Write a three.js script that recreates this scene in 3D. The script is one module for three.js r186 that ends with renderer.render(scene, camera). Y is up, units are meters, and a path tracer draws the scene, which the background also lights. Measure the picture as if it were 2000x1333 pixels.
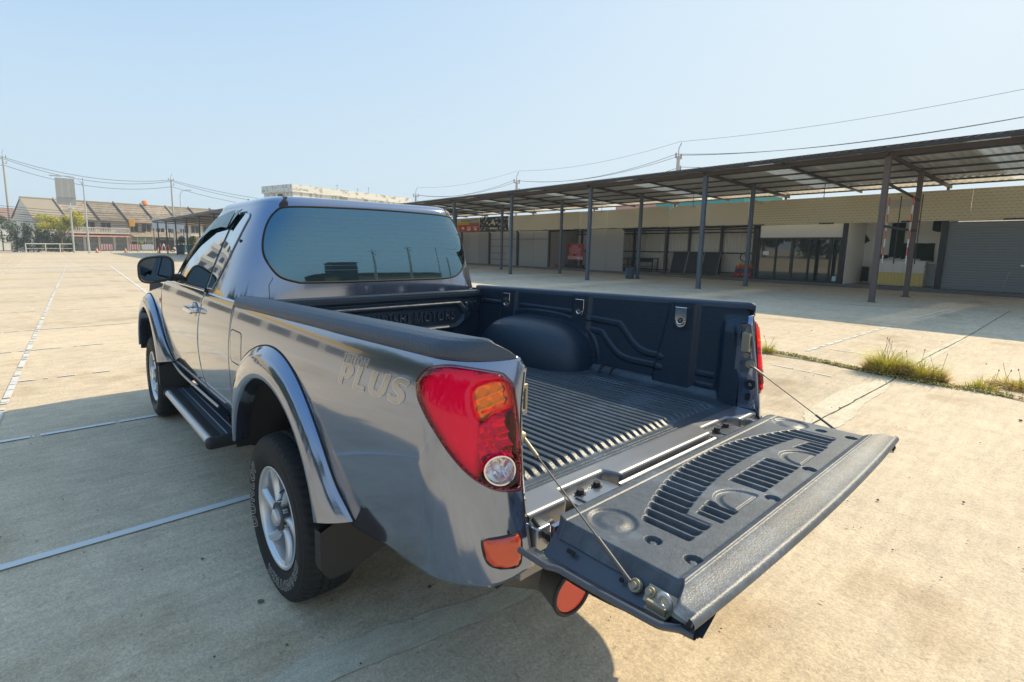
import * as THREE from 'three';
import { mergeGeometries, mergeVertices, toCreasedNormals } from 'three/addons/utils/BufferGeometryUtils.js';
import { RoundedBoxGeometry } from 'three/addons/geometries/RoundedBoxGeometry.js';
import { TessellateModifier } from 'three/addons/modifiers/TessellateModifier.js';
import { TextGeometry } from 'three/addons/geometries/TextGeometry.js';
import { FontLoader } from 'three/addons/loaders/FontLoader.js';

// ---------------------------------------------------------------- camera, sky, sun, exposure
const scene = new THREE.Scene();
const camera = new THREE.PerspectiveCamera(2 * Math.atan(666.5 / 1006.15) * 180 / Math.PI, 2000 / 1333, 0.05, 2000);
camera.setViewOffset(2000, 1333, 103, 45.5, 2000, 1333);
{
  const yaw = 0.6823, pitch = 0.14087, roll = 0.0092;
  const f = new THREE.Vector3(Math.sin(yaw) * Math.cos(pitch), -Math.sin(pitch), -Math.cos(yaw) * Math.cos(pitch));
  const r = new THREE.Vector3(Math.cos(yaw), 0, Math.sin(yaw));
  const u = new THREE.Vector3().crossVectors(r, f);
  const r2 = r.clone().multiplyScalar(Math.cos(roll)).addScaledVector(u, Math.sin(roll));
  const u2 = r.clone().multiplyScalar(-Math.sin(roll)).addScaledVector(u, Math.cos(roll));
  camera.quaternion.setFromRotationMatrix(new THREE.Matrix4().makeBasis(r2, u2, f.clone().negate()));
  camera.position.set(-1.55, 1.5254, 2.0926);
}
camera.updateMatrixWorld();

const SUN = new THREE.Vector3(1, 0.86, 0.13).normalize();
{ // clear, slightly milky sky, paler towards the horizon and towards the sun
  const W = 1024, H = 512, d = new Float32Array(W * H * 4), v = new THREE.Vector3();
  const sm = (a, b, x) => { const t = Math.min(1, Math.max(0, (x - a) / (b - a))); return t * t * (3 - 2 * t); };
  for (let j = 0; j < H; j++) for (let i = 0; i < W; i++) {
    const th = (j + 0.5) / H * Math.PI - Math.PI / 2, ph = (i + 0.5) / W * 2 * Math.PI - Math.PI;
    v.set(Math.cos(th) * Math.cos(ph), Math.sin(th), Math.cos(th) * Math.sin(ph));
    const e = Math.max(0, v.y), c = Math.max(-1, Math.min(1, v.dot(SUN))), ang = Math.acos(c);
    const k = Math.pow(1 - e, 2.2), g = Math.exp(-Math.pow(ang / 0.88, 2)), g2 = Math.exp(-Math.pow(ang / 0.22, 2));
    const zen = [0.20, 0.46, 0.85], hor = [0.62, 0.775, 0.88], glow = [0.98, 1.03, 1.0];
    const w = sm(0, 0.75, e);
    for (let q = 0; q < 3; q++) {
      let s = hor[q] * (1 - w) + zen[q] * w;
      s = s * (1 - 0.70 * g) + glow[q] * 0.70 * g + g2 * 0.8;
      d[(j * W + i) * 4 + q] = s * 0.89;
    }
    d[(j * W + i) * 4 + 3] = 1;
  }
  const t = new THREE.DataTexture(d, W, H, THREE.RGBAFormat, THREE.FloatType);
  t.mapping = THREE.EquirectangularReflectionMapping; t.magFilter = t.minFilter = THREE.LinearFilter; t.needsUpdate = true;
  scene.background = t; scene.environment = t;
}
const sun = new THREE.DirectionalLight(new THREE.Color().setRGB(1, 0.84, 0.565), 4.4);
sun.position.copy(SUN).multiplyScalar(80); sun.castShadow = true;
Object.assign(sun.shadow.camera, { left: -70, right: 70, top: 70, bottom: -70, near: 1, far: 260 });
sun.shadow.mapSize.set(4096, 4096); sun.shadow.radius = 1;
scene.add(sun); scene.add(sun.target);
const renderer = new THREE.WebGLRenderer({ antialias: true });
renderer.setSize(1024, 682);
renderer.toneMapping = THREE.LinearToneMapping;
renderer.toneMappingExposure = 1.2;
renderer.shadowMap.enabled = true;

// ---------------------------------------------------------------- helpers
const font = await new FontLoader().loadAsync('fonts/droid/droid_sans_bold.typeface.json');
let seed = 7;
const rnd = () => { seed = (seed * 1664525 + 1013904223) >>> 0; return seed / 4294967296; };
const rr = (a, b) => a + (b - a) * rnd();
const clamp = (x, a = 0, b = 1) => Math.min(b, Math.max(a, x));
const lerp = (a, b, t) => a + (b - a) * t;
const smooth = (a, b, x) => { const t = clamp((x - a) / (b - a)); return t * t * (3 - 2 * t); };
const V3 = (x, y, z) => new THREE.Vector3(x, y, z);
function pw(pts) { // monotone-ish cubic through points
  const n = pts.length, m = [];
  for (let i = 0; i < n; i++) {
    const a = pts[Math.max(0, i - 1)], b = pts[Math.min(n - 1, i + 1)];
    m.push((b[1] - a[1]) / (b[0] - a[0]));
  }
  return x => {
    if (x <= pts[0][0]) return pts[0][1];
    if (x >= pts[n - 1][0]) return pts[n - 1][1];
    let i = 0; while (x > pts[i + 1][0]) i++;
    const h = pts[i + 1][0] - pts[i][0], t = (x - pts[i][0]) / h, t2 = t * t, t3 = t2 * t;
    return (2 * t3 - 3 * t2 + 1) * pts[i][1] + (t3 - 2 * t2 + t) * h * m[i] + (-2 * t3 + 3 * t2) * pts[i + 1][1] + (t3 - t2) * h * m[i + 1];
  };
}
const H2 = (x, y) => { let h = (x * 374761393 + y * 668265263) | 0; h = Math.imul(h ^ (h >>> 13), 1274126177); return ((h ^ (h >>> 16)) >>> 0) / 4294967296; };
function vnoise(x, y, per = 0) {
  const xi = Math.floor(x), yi = Math.floor(y), fx = x - xi, fy = y - yi, w = q => per ? ((q % per) + per) % per : q;
  const u = fx * fx * (3 - 2 * fx), v = fy * fy * (3 - 2 * fy);
  return lerp(lerp(H2(w(xi), w(yi)), H2(w(xi + 1), w(yi)), u), lerp(H2(w(xi), w(yi + 1)), H2(w(xi + 1), w(yi + 1)), u), v);
}
function fbm(x, y, o = 4, per = 0) { let s = 0, a = 0.5, n = 0; for (let i = 0; i < o; i++) { s += a * vnoise(x, y, per); n += a; a *= 0.5; x *= 2; y *= 2; per *= 2; } return s / n; }
function dataTex(n, fn, srgb = true, rep = [1, 1]) { // fn(u,v) -> [r,g,b] 0..255
  const d = new Uint8Array(n * n * 4);
  for (let j = 0; j < n; j++) for (let i = 0; i < n; i++) {
    const c = fn(i / n, j / n, i, j), k = (j * n + i) * 4;
    d[k] = clamp(c[0], 0, 255); d[k + 1] = clamp(c[1], 0, 255); d[k + 2] = clamp(c[2], 0, 255); d[k + 3] = 255;
  }
  const t = new THREE.DataTexture(d, n, n, THREE.RGBAFormat);
  t.wrapS = t.wrapT = THREE.RepeatWrapping; t.magFilter = THREE.LinearFilter; t.minFilter = THREE.LinearMipmapLinearFilter; t.generateMipmaps = true;
  if (srgb) t.colorSpace = THREE.SRGBColorSpace;
  t.repeat.set(rep[0], rep[1]); t.needsUpdate = true;
  return t;
}
function canvasTex(w, h, draw) {
  const c = document.createElement('canvas'); c.width = w; c.height = h; draw(c.getContext('2d'), w, h);
  const t = new THREE.CanvasTexture(c); t.colorSpace = THREE.SRGBColorSpace; t.magFilter = THREE.LinearFilter; return t;
}
const lin = (r, g, b) => new THREE.Color().setRGB(r, g, b);
function std(r, g, b, rough = 0.7, o = {}) { return new THREE.MeshStandardMaterial({ color: lin(r, g, b), roughness: rough, side: THREE.DoubleSide, ...o }); }
function phy(r, g, b, rough = 0.4, o = {}) { return new THREE.MeshPhysicalMaterial({ color: lin(r, g, b), roughness: rough, side: THREE.DoubleSide, ...o }); }
const used = {};
function numbered(n) { if (!(n in used)) { used[n] = 0; return n; } used[n]++; return n + '_' + String(used[n]).padStart(3, '0'); }
function thing(name, label, category, pos = [0, 0, 0], turn = 0, group) {
  const o = new THREE.Group(); o.name = numbered(name); o.position.set(...pos); o.rotation.y = turn;
  o.userData = { label, category }; if (group) o.userData.group = group; scene.add(o); return o;
}
function part(name, geo, m, parent, label) {
  if (Array.isArray(geo)) geo = merge(geo);
  const o = new THREE.Mesh(geo, m); o.name = name; o.castShadow = o.receiveShadow = true;
  if (label) o.userData.label = label; parent.add(o); return o;
}
function sub(name, parent) { const g = new THREE.Group(); g.name = name; parent.add(g); return g; }
function single(name, geo, m, label, category, group) { // a thing that is one mesh
  if (Array.isArray(geo)) geo = merge(geo);
  const o = new THREE.Mesh(geo, m); o.name = numbered(name); o.castShadow = o.receiveShadow = true;
  o.userData = { label, category }; if (group) o.userData.group = group; scene.add(o); return o;
}
function struct(name, geo, m, kind = 'structure', label, category) {
  if (Array.isArray(geo)) geo = merge(geo);
  const o = new THREE.Mesh(geo, m); o.name = numbered(name); o.castShadow = o.receiveShadow = true; o.userData = { kind };
  if (label) o.userData.label = label; if (category) o.userData.category = category;
  scene.add(o); return o;
}
function merge(gs) {
  const out = gs.map(g => { let q = g.index ? g.toNonIndexed() : g.clone(); for (const k of Object.keys(q.attributes)) if (!['position', 'normal', 'uv'].includes(k)) q.deleteAttribute(k); if (!q.attributes.uv) q.setAttribute('uv', new THREE.BufferAttribute(new Float32Array(q.attributes.position.count * 2), 2)); if (!q.attributes.normal) q.computeVertexNormals(); q.morphAttributes = {}; return q; });
  return out.length === 1 ? out[0] : mergeGeometries(out, false);
}
function bx(w, h, d, x = 0, y = 0, z = 0, rx = 0, ry = 0, rz = 0) {
  const g = new THREE.BoxGeometry(w, h, d); if (rx || ry || rz) g.applyMatrix4(new THREE.Matrix4().makeRotationFromEuler(new THREE.Euler(rx, ry, rz))); return g.translate(x, y, z);
}
function rbx(w, h, d, r, x = 0, y = 0, z = 0, rx = 0, ry = 0, rz = 0) {
  const g = new RoundedBoxGeometry(w, h, d, 2, r); if (rx || ry || rz) g.applyMatrix4(new THREE.Matrix4().makeRotationFromEuler(new THREE.Euler(rx, ry, rz))); return g.translate(x, y, z);
}
function bar(a, b, r, n = 8, r2) { // cylinder from a to b
  const A = V3(...a), B = V3(...b), L = A.distanceTo(B), g = new THREE.CylinderGeometry(r2 ?? r, r, L, n);
  g.applyQuaternion(new THREE.Quaternion().setFromUnitVectors(V3(0, 1, 0), B.clone().sub(A).normalize()));
  return g.translate((A.x + B.x) / 2, (A.y + B.y) / 2, (A.z + B.z) / 2);
}
function beam(a, b, w, h) { // box section from a to b, h is its upright size
  const A = V3(...a), B = V3(...b), L = A.distanceTo(B), g = new THREE.BoxGeometry(w, h, L), m = new THREE.Matrix4().lookAt(A, B, V3(0, 1, 0.0001));
  return g.applyMatrix4(m).translate((A.x + B.x) / 2, (A.y + B.y) / 2, (A.z + B.z) / 2);
}
function tube(pts, r, n = 32, k = 8, closed = false) { return new THREE.TubeGeometry(new THREE.CatmullRomCurve3(pts.map(p => V3(...p)), closed), n, r, k, closed); }
function grid(nu, nv, fn, crease) { // fn(s,t) -> [x,y,z,(u,v)]
  const p = [], uv = [], ix = [];
  for (let j = 0; j <= nv; j++) for (let i = 0; i <= nu; i++) { const q = fn(i / nu, j / nv, i, j); p.push(q[0], q[1], q[2]); uv.push(q[3] ?? i / nu, q[4] ?? j / nv); }
  for (let j = 0; j < nv; j++) for (let i = 0; i < nu; i++) { const a = j * (nu + 1) + i, b = a + 1, c = a + nu + 1, e = c + 1; ix.push(a, b, e, a, e, c); }
  const g = new THREE.BufferGeometry(); g.setAttribute('position', new THREE.Float32BufferAttribute(p, 3)); g.setAttribute('uv', new THREE.Float32BufferAttribute(uv, 2)); g.setIndex(ix); g.computeVertexNormals();
  return g;
}
const shapeOf = (pts, curve = false) => { const P = pts.map(q => new THREE.Vector2(q[0], q[1])); return new THREE.Shape(curve ? new THREE.SplineCurve([...P, P[0]]).getPoints(pts.length * 6) : P); };
function roundRect(x0, y0, x1, y1, r) { const s = new THREE.Shape(); s.moveTo(x0 + r, y0); s.lineTo(x1 - r, y0); s.quadraticCurveTo(x1, y0, x1, y0 + r); s.lineTo(x1, y1 - r); s.quadraticCurveTo(x1, y1, x1 - r, y1); s.lineTo(x0 + r, y1); s.quadraticCurveTo(x0, y1, x0, y1 - r); s.lineTo(x0, y0 + r); s.quadraticCurveTo(x0, y0, x0 + r, y0); return s; }
// lay flat shapes on a curved surface: map(u, v, off) -> Vector3; the piece stands h proud with an edge that rounds over `bev`
function patch(shape, map, { h = 0.004, bev = 0, edge = 0.03, skirt = true, seg = 8, drop = 0.004, iter = 7, base = 0 } = {}) {
  const { shape: outer, holes } = shape.extractPoints(seg);
  let g = new THREE.ShapeGeometry(shape, seg); g = g.toNonIndexed();
  if (edge) g = new TessellateModifier(edge, iter).modify(g);
  const rings = [outer, ...holes];
  const dist = (x, y) => { let m = 1e9; for (const R of rings) for (let i = 0; i < R.length; i++) { const a = R[i], b = R[(i + 1) % R.length], dx = b.x - a.x, dy = b.y - a.y, t = clamp(((x - a.x) * dx + (y - a.y) * dy) / (dx * dx + dy * dy + 1e-12)); m = Math.min(m, Math.hypot(a.x + dx * t - x, a.y + dy * t - y)); } return m; };
  const P = g.attributes.position, uv = [];
  const hh = (x, y) => bev ? base + h * Math.sqrt(Math.max(0, 1 - Math.pow(1 - Math.min(1, dist(x, y) / bev), 2))) : base + h;
  for (let i = 0; i < P.count; i++) { const x = P.getX(i), y = P.getY(i), q = map(x, y, hh(x, y)); uv.push(x, y); P.setXYZ(i, q.x, q.y, q.z); }
  g.setAttribute('uv', new THREE.Float32BufferAttribute(uv, 2)); g.deleteAttribute('normal');
  g = mergeVertices(g, 1e-5); g.computeVertexNormals();
  if (!skirt) return g;
  const out = [g];
  for (const R of rings) {
    const n = R.length;
    out.push(grid(n, 1, (s, t, i, j) => { const a = R[i % n], q = map(a.x, a.y, j ? base - drop : (bev ? base : base + h)); return [q.x, q.y, q.z]; }));
  }
  return merge(out);
}
function textShapes(str, size) { return font.generateShapes(str, size); }

// ---------------------------------------------------------------- pickup truck: materials
const grainTex = dataTex(512, (u, v) => { const a = fbm(u * 40, v * 40, 3, 40), b = Math.abs(fbm(u * 56 + 9, v * 56 + 3, 2, 56) - 0.5) * 2; const h = 255 * clamp(0.2 + 0.9 * Math.pow(b, 0.6) * 0.7 + 0.25 * a); return [h, h, h]; }, false);
const grain = k => { const t = grainTex.clone(); t.repeat.set(k, k); t.needsUpdate = true; return t; };
const smudge = dataTex(256, (u, v) => { const a = fbm(u * 6, v * 6, 5, 6); const q = 255 * (0.86 + 0.28 * (a - 0.5)); return [q, q, q]; }, false);
const scuff = (() => { // dust and fine scratches in worn plastic, a 0.8 m tile
  const n = 1024, acc = new Float32Array(n * n).fill(0);
  for (let k = 0; k < 420; k++) { let x = rnd() * n, y = rnd() * n, a = rr(0, 6.28); const L = 20 + 260 * rnd() ** 3, s = (rnd() < 0.75 ? 1 : -1) * rr(0.10, 0.35); for (let i = 0; i < L; i++) { x += Math.cos(a); y += Math.sin(a); a += rr(-0.01, 0.01); acc[((y | 0) & 1023) * n + ((x | 0) & 1023)] += s; } }
  const t = dataTex(n, (u, v, i, j) => { const d = fbm(u * 7, v * 7, 4, 7), e = fbm(u * 60, v * 60, 2, 60), k = 0.80 + 0.18 * smooth(0.42, 0.72, d) * (0.6 + 0.8 * (e - 0.3)) + 0.16 * (e - 0.5) + acc[j * n + i] * 0.5 + (H2(i, j) > 0.9965 ? 0.4 : 0), q = 235 * k; return [q, q, q]; }); t.repeat.set(1.25, 1.25); return t;
})();
const M = {
  paint: phy(0.228, 0.278, 0.388, 0.125, { metalness: 0.9, clearcoat: 1, clearcoatRoughness: 0.025, ior: 1.5 }),
  innerPaint: phy(0.085, 0.09, 0.105, 0.42, { metalness: 0.5, clearcoat: 0.5, clearcoatRoughness: 0.25 }),
  shut: std(0.012, 0.012, 0.013, 0.8),
  railCap: phy(0.042, 0.064, 0.096, 0.42, { bumpMap: grain(3), bumpScale: 0.0016 }),
  liner: phy(0.012, 0.027, 0.048, 0.40, { bumpMap: grain(3), bumpScale: 0.0016 }),  // liner plastic with the shade of the bed walls put into its colour
  linerLit: phy(0.080, 0.106, 0.138, 0.42, { map: scuff, bumpMap: grain(4), bumpScale: 0.0008 }),  // same plastic for the floor, sunlight put into a lighter colour; scuffs are wear
  gateLinerLit: phy(0.128, 0.156, 0.192, 0.46, { map: scuff, bumpMap: grain(4), bumpScale: 0.0005 }),  // same plastic for the tailgate, lightest sunlit copy; dust and scratches are wear
  plastic: std(0.022, 0.022, 0.023, 0.55, { bumpMap: grain(9), bumpScale: 0.0003 }),
  horn: std(0.085, 0.08, 0.072, 0.5, { bumpMap: grain(9), bumpScale: 0.0003 }),
  rubber: std(0.016, 0.016, 0.016, 0.75),
  chrome: std(0.75, 0.76, 0.78, 0.09, { metalness: 1 }),
  alloy: phy(0.70, 0.71, 0.73, 0.32, { metalness: 0.75, clearcoat: 0.6, clearcoatRoughness: 0.15 }),
  steel: std(0.34, 0.355, 0.38, 0.36, { metalness: 0.85, roughnessMap: smudge }),
  wornPaint: phy(0.20, 0.205, 0.22, 0.5, { metalness: 0.6, clearcoat: 0.7, clearcoatRoughness: 0.2, roughnessMap: smudge }),
  cable: std(0.13, 0.125, 0.12, 0.5, { metalness: 0.6 }),
  zinc: std(0.38, 0.33, 0.24, 0.5, { metalness: 0.6 }),
  darkGlass: phy(0.125, 0.215, 0.265, 0.02, { metalness: 1 }),
  sideGlass: phy(0.58, 0.63, 0.68, 0.02, { metalness: 1 }),
  visor: phy(0.012, 0.115, 0.145, 0.22, { ior: 1.4 }),
  redLens: phy(1.0, 0.012, 0.22, 0.02, { transmission: 1, thickness: 0, ior: 1.45 }),
  amberLens: phy(1.0, 0.45, 0.03, 0.02, { transmission: 1, thickness: 0, ior: 1.5, clearcoat: 1, clearcoatRoughness: 0.02 }),
  clearLens: phy(0.95, 0.96, 0.96, 0.02, { transmission: 1, thickness: 0, ior: 1.5, clearcoat: 1, clearcoatRoughness: 0.02 }),
  lampWhite: std(0.88, 0.88, 0.88, 0.5),
  lampMirror: std(0.86, 0.86, 0.86, 0.22, { metalness: 0.9 }),
  lampDark: std(0.05, 0.05, 0.05, 0.4),
  reflectRed: phy(0.62, 0.055, 0.012, 0.22, { clearcoat: 1, clearcoatRoughness: 0.04 }),
  discRed: phy(0.72, 0.045, 0.022, 0.35, { clearcoat: 0.4 }),
  orange: phy(0.75, 0.18, 0.02, 0.2, { clearcoat: 1 }),
  heater: std(0.12, 0.18, 0.20, 0.5),
  letter: std(0.42, 0.40, 0.37, 0.6),
  badge: phy(0.37, 0.39, 0.43, 0.2, { metalness: 1 }),
  badgeEdge: std(0.80, 0.80, 0.79, 0.3, { metalness: 0.3 }),
  mirrorGlass: std(0.055, 0.085, 0.115, 0.03, { metalness: 1 }),
};

// ---------------------------------------------------------------- pickup truck: body surfaces (front is -z, left is -x)
const truck = thing('pickup_truck', 'grey blue pickup truck with open ribbed tailgate parked on concrete', 'pickup truck');
const Wb = pw([[0.40, 0.74], [0.50, 0.778], [0.60, 0.805], [0.72, 0.836], [0.85, 0.853], [0.98, 0.858], [1.10, 0.850], [1.18, 0.836], [1.24, 0.818], [1.30, 0.79]]);
const railY = z => 1.212 + 0.024 * (z + 0.55);        // top of the sheet metal, under the liner cap
const RC = 0.17, UC = 1.075, UEND = UC + RC * Math.PI / 2 + 0.002;
const lean = y => 0.13 * (1.2 - y);
function bedBase(u, y) {
  const w = Wb(y);
  if (u <= UC) return V3(-w, y, u);
  const a = Math.min(Math.PI / 2, (u - UC) / RC), more = Math.max(0, u - UC - RC * Math.PI / 2), s = Math.sin(a);
  return V3(-(w - RC) - RC * Math.cos(a) + more, y, UC + RC * s + lean(y) * s * s);
}
function onSurface(base) {
  return (u, v, off = 0) => {
    const p = base(u, v); if (!off) return p;
    const e = 0.002, n = base(u + e, v).sub(base(u - e, v)).cross(base(u, v + e).sub(base(u, v - e))).normalize();
    return p.addScaledVector(n, off);
  };
}
const bedMap = (() => { const m = onSurface(bedBase); return (u, v, off = 0) => m(u, v, off); })();
const mirrorX = g => { const q = g.clone(); q.scale(-1, 1, 1); const ix = q.index; if (ix) { const a = ix.array; for (let i = 0; i < a.length; i += 3) { const t = a[i]; a[i] = a[i + 1]; a[i + 1] = t; } } else { for (const k of Object.keys(q.attributes)) { const at = q.attributes[k], s = at.itemSize; for (let i = 0; i < at.count; i += 3) for (let c = 0; c < s; c++) { const t = at.array[i * s + c]; at.array[i * s + c] = at.array[(i + 1) * s + c]; at.array[(i + 1) * s + c] = t; } } } q.computeVertexNormals(); return q; };
// pixel of the photograph to a point (u, v) on a surface, used once to read positions off it
// a sheet of metal: z (or u) from a to b, y from yb to yt, hemmed inwards; skip(u, y) leaves a hole
function sheet(nu, nv, a, b, yb, yt, map, { hem = 0.014, skip, warp } = {}) {
  const A = typeof a === 'function' ? a : () => a, B = typeof b === 'function' ? b : () => b, YB = typeof yb === 'function' ? yb : () => yb, YT = typeof yt === 'function' ? yt : () => yt;
  const uvAt = (s, t) => { let y = 0.9, u = 0; for (let k = 0; k < 5; k++) { u = lerp(A(y), B(y), warp ? warp(s) : s); y = lerp(YB(u), YT(u), t); } return [u, y]; };
  const g = grid(nu + 2, nv + 2, (s, t, i, j) => {
    const si = clamp((i - 1) / nu), tj = clamp((j - 1) / nv), [u, y] = uvAt(si, tj), edge = i === 0 || j === 0 || i === nu + 2 || j === nv + 2;
    const p = map(u, y, edge ? -hem : 0); return [p.x, p.y, p.z, u, y];
  });
  if (skip) { const ix = g.index.array, uv = g.attributes.uv, keep = []; for (let i = 0; i < ix.length; i += 3) { const u = (uv.getX(ix[i]) + uv.getX(ix[i + 1]) + uv.getX(ix[i + 2])) / 3, v = (uv.getY(ix[i]) + uv.getY(ix[i + 1]) + uv.getY(ix[i + 2])) / 3; if (!skip(u, v)) keep.push(ix[i], ix[i + 1], ix[i + 2]); } g.setIndex(keep); g.computeVertexNormals(); }
  return g;
}
const inside = (poly, x, y) => { let c = false; for (let i = 0, j = poly.length - 1; i < poly.length; j = i++) { const a = poly[i], b = poly[j]; if ((a[1] > y) !== (b[1] > y) && x < (b[0] - a[0]) * (y - a[1]) / (b[1] - a[1]) + a[0]) c = !c; } return c; };
const AR = { z: 0.045, y: 0.50, r: 0.47 }, AF = { z: -2.955, y: 0.50, r: 0.47 };
const arch = (c, r) => z => { const d = r * r - (z - c.z) ** 2; return d > 0 ? c.y + Math.sqrt(d) : 0; };
const archWarp = s => s;

// --- bed sides with the lamp pocket
const LAMP = [[1.039, 1.178], [1.073, 1.214], [1.134, 1.232], [1.194, 1.231], [1.263, 1.221], [1.286, 1.209], [1.309, 1.183], [1.328, 1.111], [1.337, 1.022], [1.334, 0.948], [1.322, 0.938], [1.273, 0.945], [1.238, 0.961], [1.205, 0.986], [1.168, 1.025], [1.130, 1.068], [1.089, 1.107], [1.052, 1.141]];
const seamBed = pw([[0.55, -0.60], [0.75, -0.625], [0.95, -0.60], [1.1, -0.575], [1.22, -0.56]]);
const bedBottom = pw([[-0.7, 0.59], [0.5, 0.56], [0.64, 0.575], [0.835, 0.618], [0.98, 0.636], [1.10, 0.660], [1.18, 0.680], [1.23, 0.694], [1.27, 0.715], [1.31, 0.735], [1.36, 0.742]]);
const lampIn = LAMP.map(([u, y]) => { const cu = 1.22, cy = 1.07; return [cu + (u - cu) * 0.93, cy + (y - cy) * 0.95]; });
for (const side of [-1, 1]) {
  let g = sheet(190, 60, seamBed, UEND, u => Math.max(bedBottom(u), arch(AR, 0.50)(u)), u => Math.min(railY(u), 1.256) - 0.030 * smooth(1.305, 1.345, u), bedMap, { skip: (u, y) => inside(lampIn, u, y) });
  if (side > 0) g = mirrorX(g);
  part('bed_side', g, M.paint, truck);
}

// --- wheel-arch flares and mud flaps
function flare(c, runPts) {
  const run = pw(runPts);
  const prof = [[1.02, -0.012], [1, 0.004], [0.93, 0.014], [0.72, 0.034], [0.45, 0.046], [0.2, 0.05], [0.05, 0.048], [0, 0.038], [0, 0.012], [0.02, -0.03]];
  return grid(96, 40, (s, t) => {
    const th = lerp(0.16, Math.PI - 0.17, s), k = t * (prof.length - 1), i = Math.min(prof.length - 2, Math.floor(k)), f = k - i;
    const e = f; const fr = lerp(prof[i][0], prof[i + 1][0], e), xo = lerp(prof[i][1], prof[i + 1][1], e);
    const rs = run(s);
    const r = lerp(c.r, rs, fr), z = c.z - Math.cos(th) * r, y = c.y + Math.sin(th) * r;
    const w = lerp(Wb(clamp(y, 0.5, 1.2)), 0.857, 1 - clamp(fr)) + xo;
    return [-w, y, z];
  });
}
const flareRear = flare(AR, [[0, 0.68], [0.2, 0.64], [0.35, 0.612], [0.5, 0.60], [0.65, 0.582], [0.8, 0.56], [0.92, 0.55], [1, 0.585]]), flareFront = flare(AF, [[0, 0.56], [0.25, 0.575], [0.5, 0.585], [0.75, 0.585], [0.9, 0.60], [1, 0.66]]);
for (const [c, P] of [[AR, [[0, 0.68], [0.2, 0.64], [0.35, 0.612], [0.5, 0.60], [0.65, 0.582], [0.8, 0.56], [0.92, 0.55], [1, 0.585]]], [AF, [[0, 0.56], [0.25, 0.575], [0.5, 0.585], [0.75, 0.585], [0.9, 0.60], [1, 0.66]]]]) {
  const run = pw(P), g = tube(Array.from({ length: 40 }, (_, i) => { const s = i / 39, th = lerp(0.16, Math.PI - 0.17, s), r = run(s) + 0.001, y = c.y + Math.sin(th) * r; return [-(Wb(y) + 0.001), y, c.z - Math.cos(th) * r]; }), 0.004, 120, 6);
  part('flare_gasket', g, M.rubber, truck); part('flare_gasket', mirrorX(g), M.rubber, truck);
}
for (const g of [flareRear, flareFront]) for (const side of [-1, 1]) part('wheel_arch_flare', side < 0 ? g : mirrorX(g), M.paint, truck);
function wheelWell(c) { return grid(40, 6, (s, t) => { const th = lerp(0.08, Math.PI - 0.05, s), x = lerp(-0.885, -0.48, t), r = lerp(0.478, 0.42, smooth(0.1, 0.6, t)), yy = c.y - 0.06 * smooth(0.1, 0.6, t); return [x, yy + Math.sin(th) * r, c.z - Math.cos(th) * r]; }); }
for (const c of [AR, AF]) for (const side of [-1, 1]) { const g = merge([wheelWell(c), bx(0.02, 0.50, 1.0, -0.478, 0.60, c.z)]); part('wheel_well', side < 0 ? g : mirrorX(g), M.shut, truck); }
for (const c of [AR, AF]) for (const side of [-1, 1]) {
  const z0 = c.z + (c === AR ? 0.485 : 0.50), y0 = c === AR ? 0.375 : 0.36;
  const g = merge([grid(10, 12, (s, t) => { const w = lerp(0.0, 0.25, s), e = Math.pow(clamp(1 - t * 3), 2); const x = -0.897 + w + 0.035 * e * (1 - s) ** 3; return [x, lerp(y0 + 0.06 * s * s, 0.615 - 0.06 * (1 - s) ** 2, t), z0 + 0.025 + 0.06 * w]; }),
    grid(3, 12, (s, t) => [-0.897 + 0.003 * s + 0.035 * Math.pow(clamp(1 - t * 3), 2), lerp(y0, 0.555, t), z0 - 0.02 + 0.045 * s])]);
  part('mud_flap', side < 0 ? g : mirrorX(g), M.plastic, truck);
}

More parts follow.
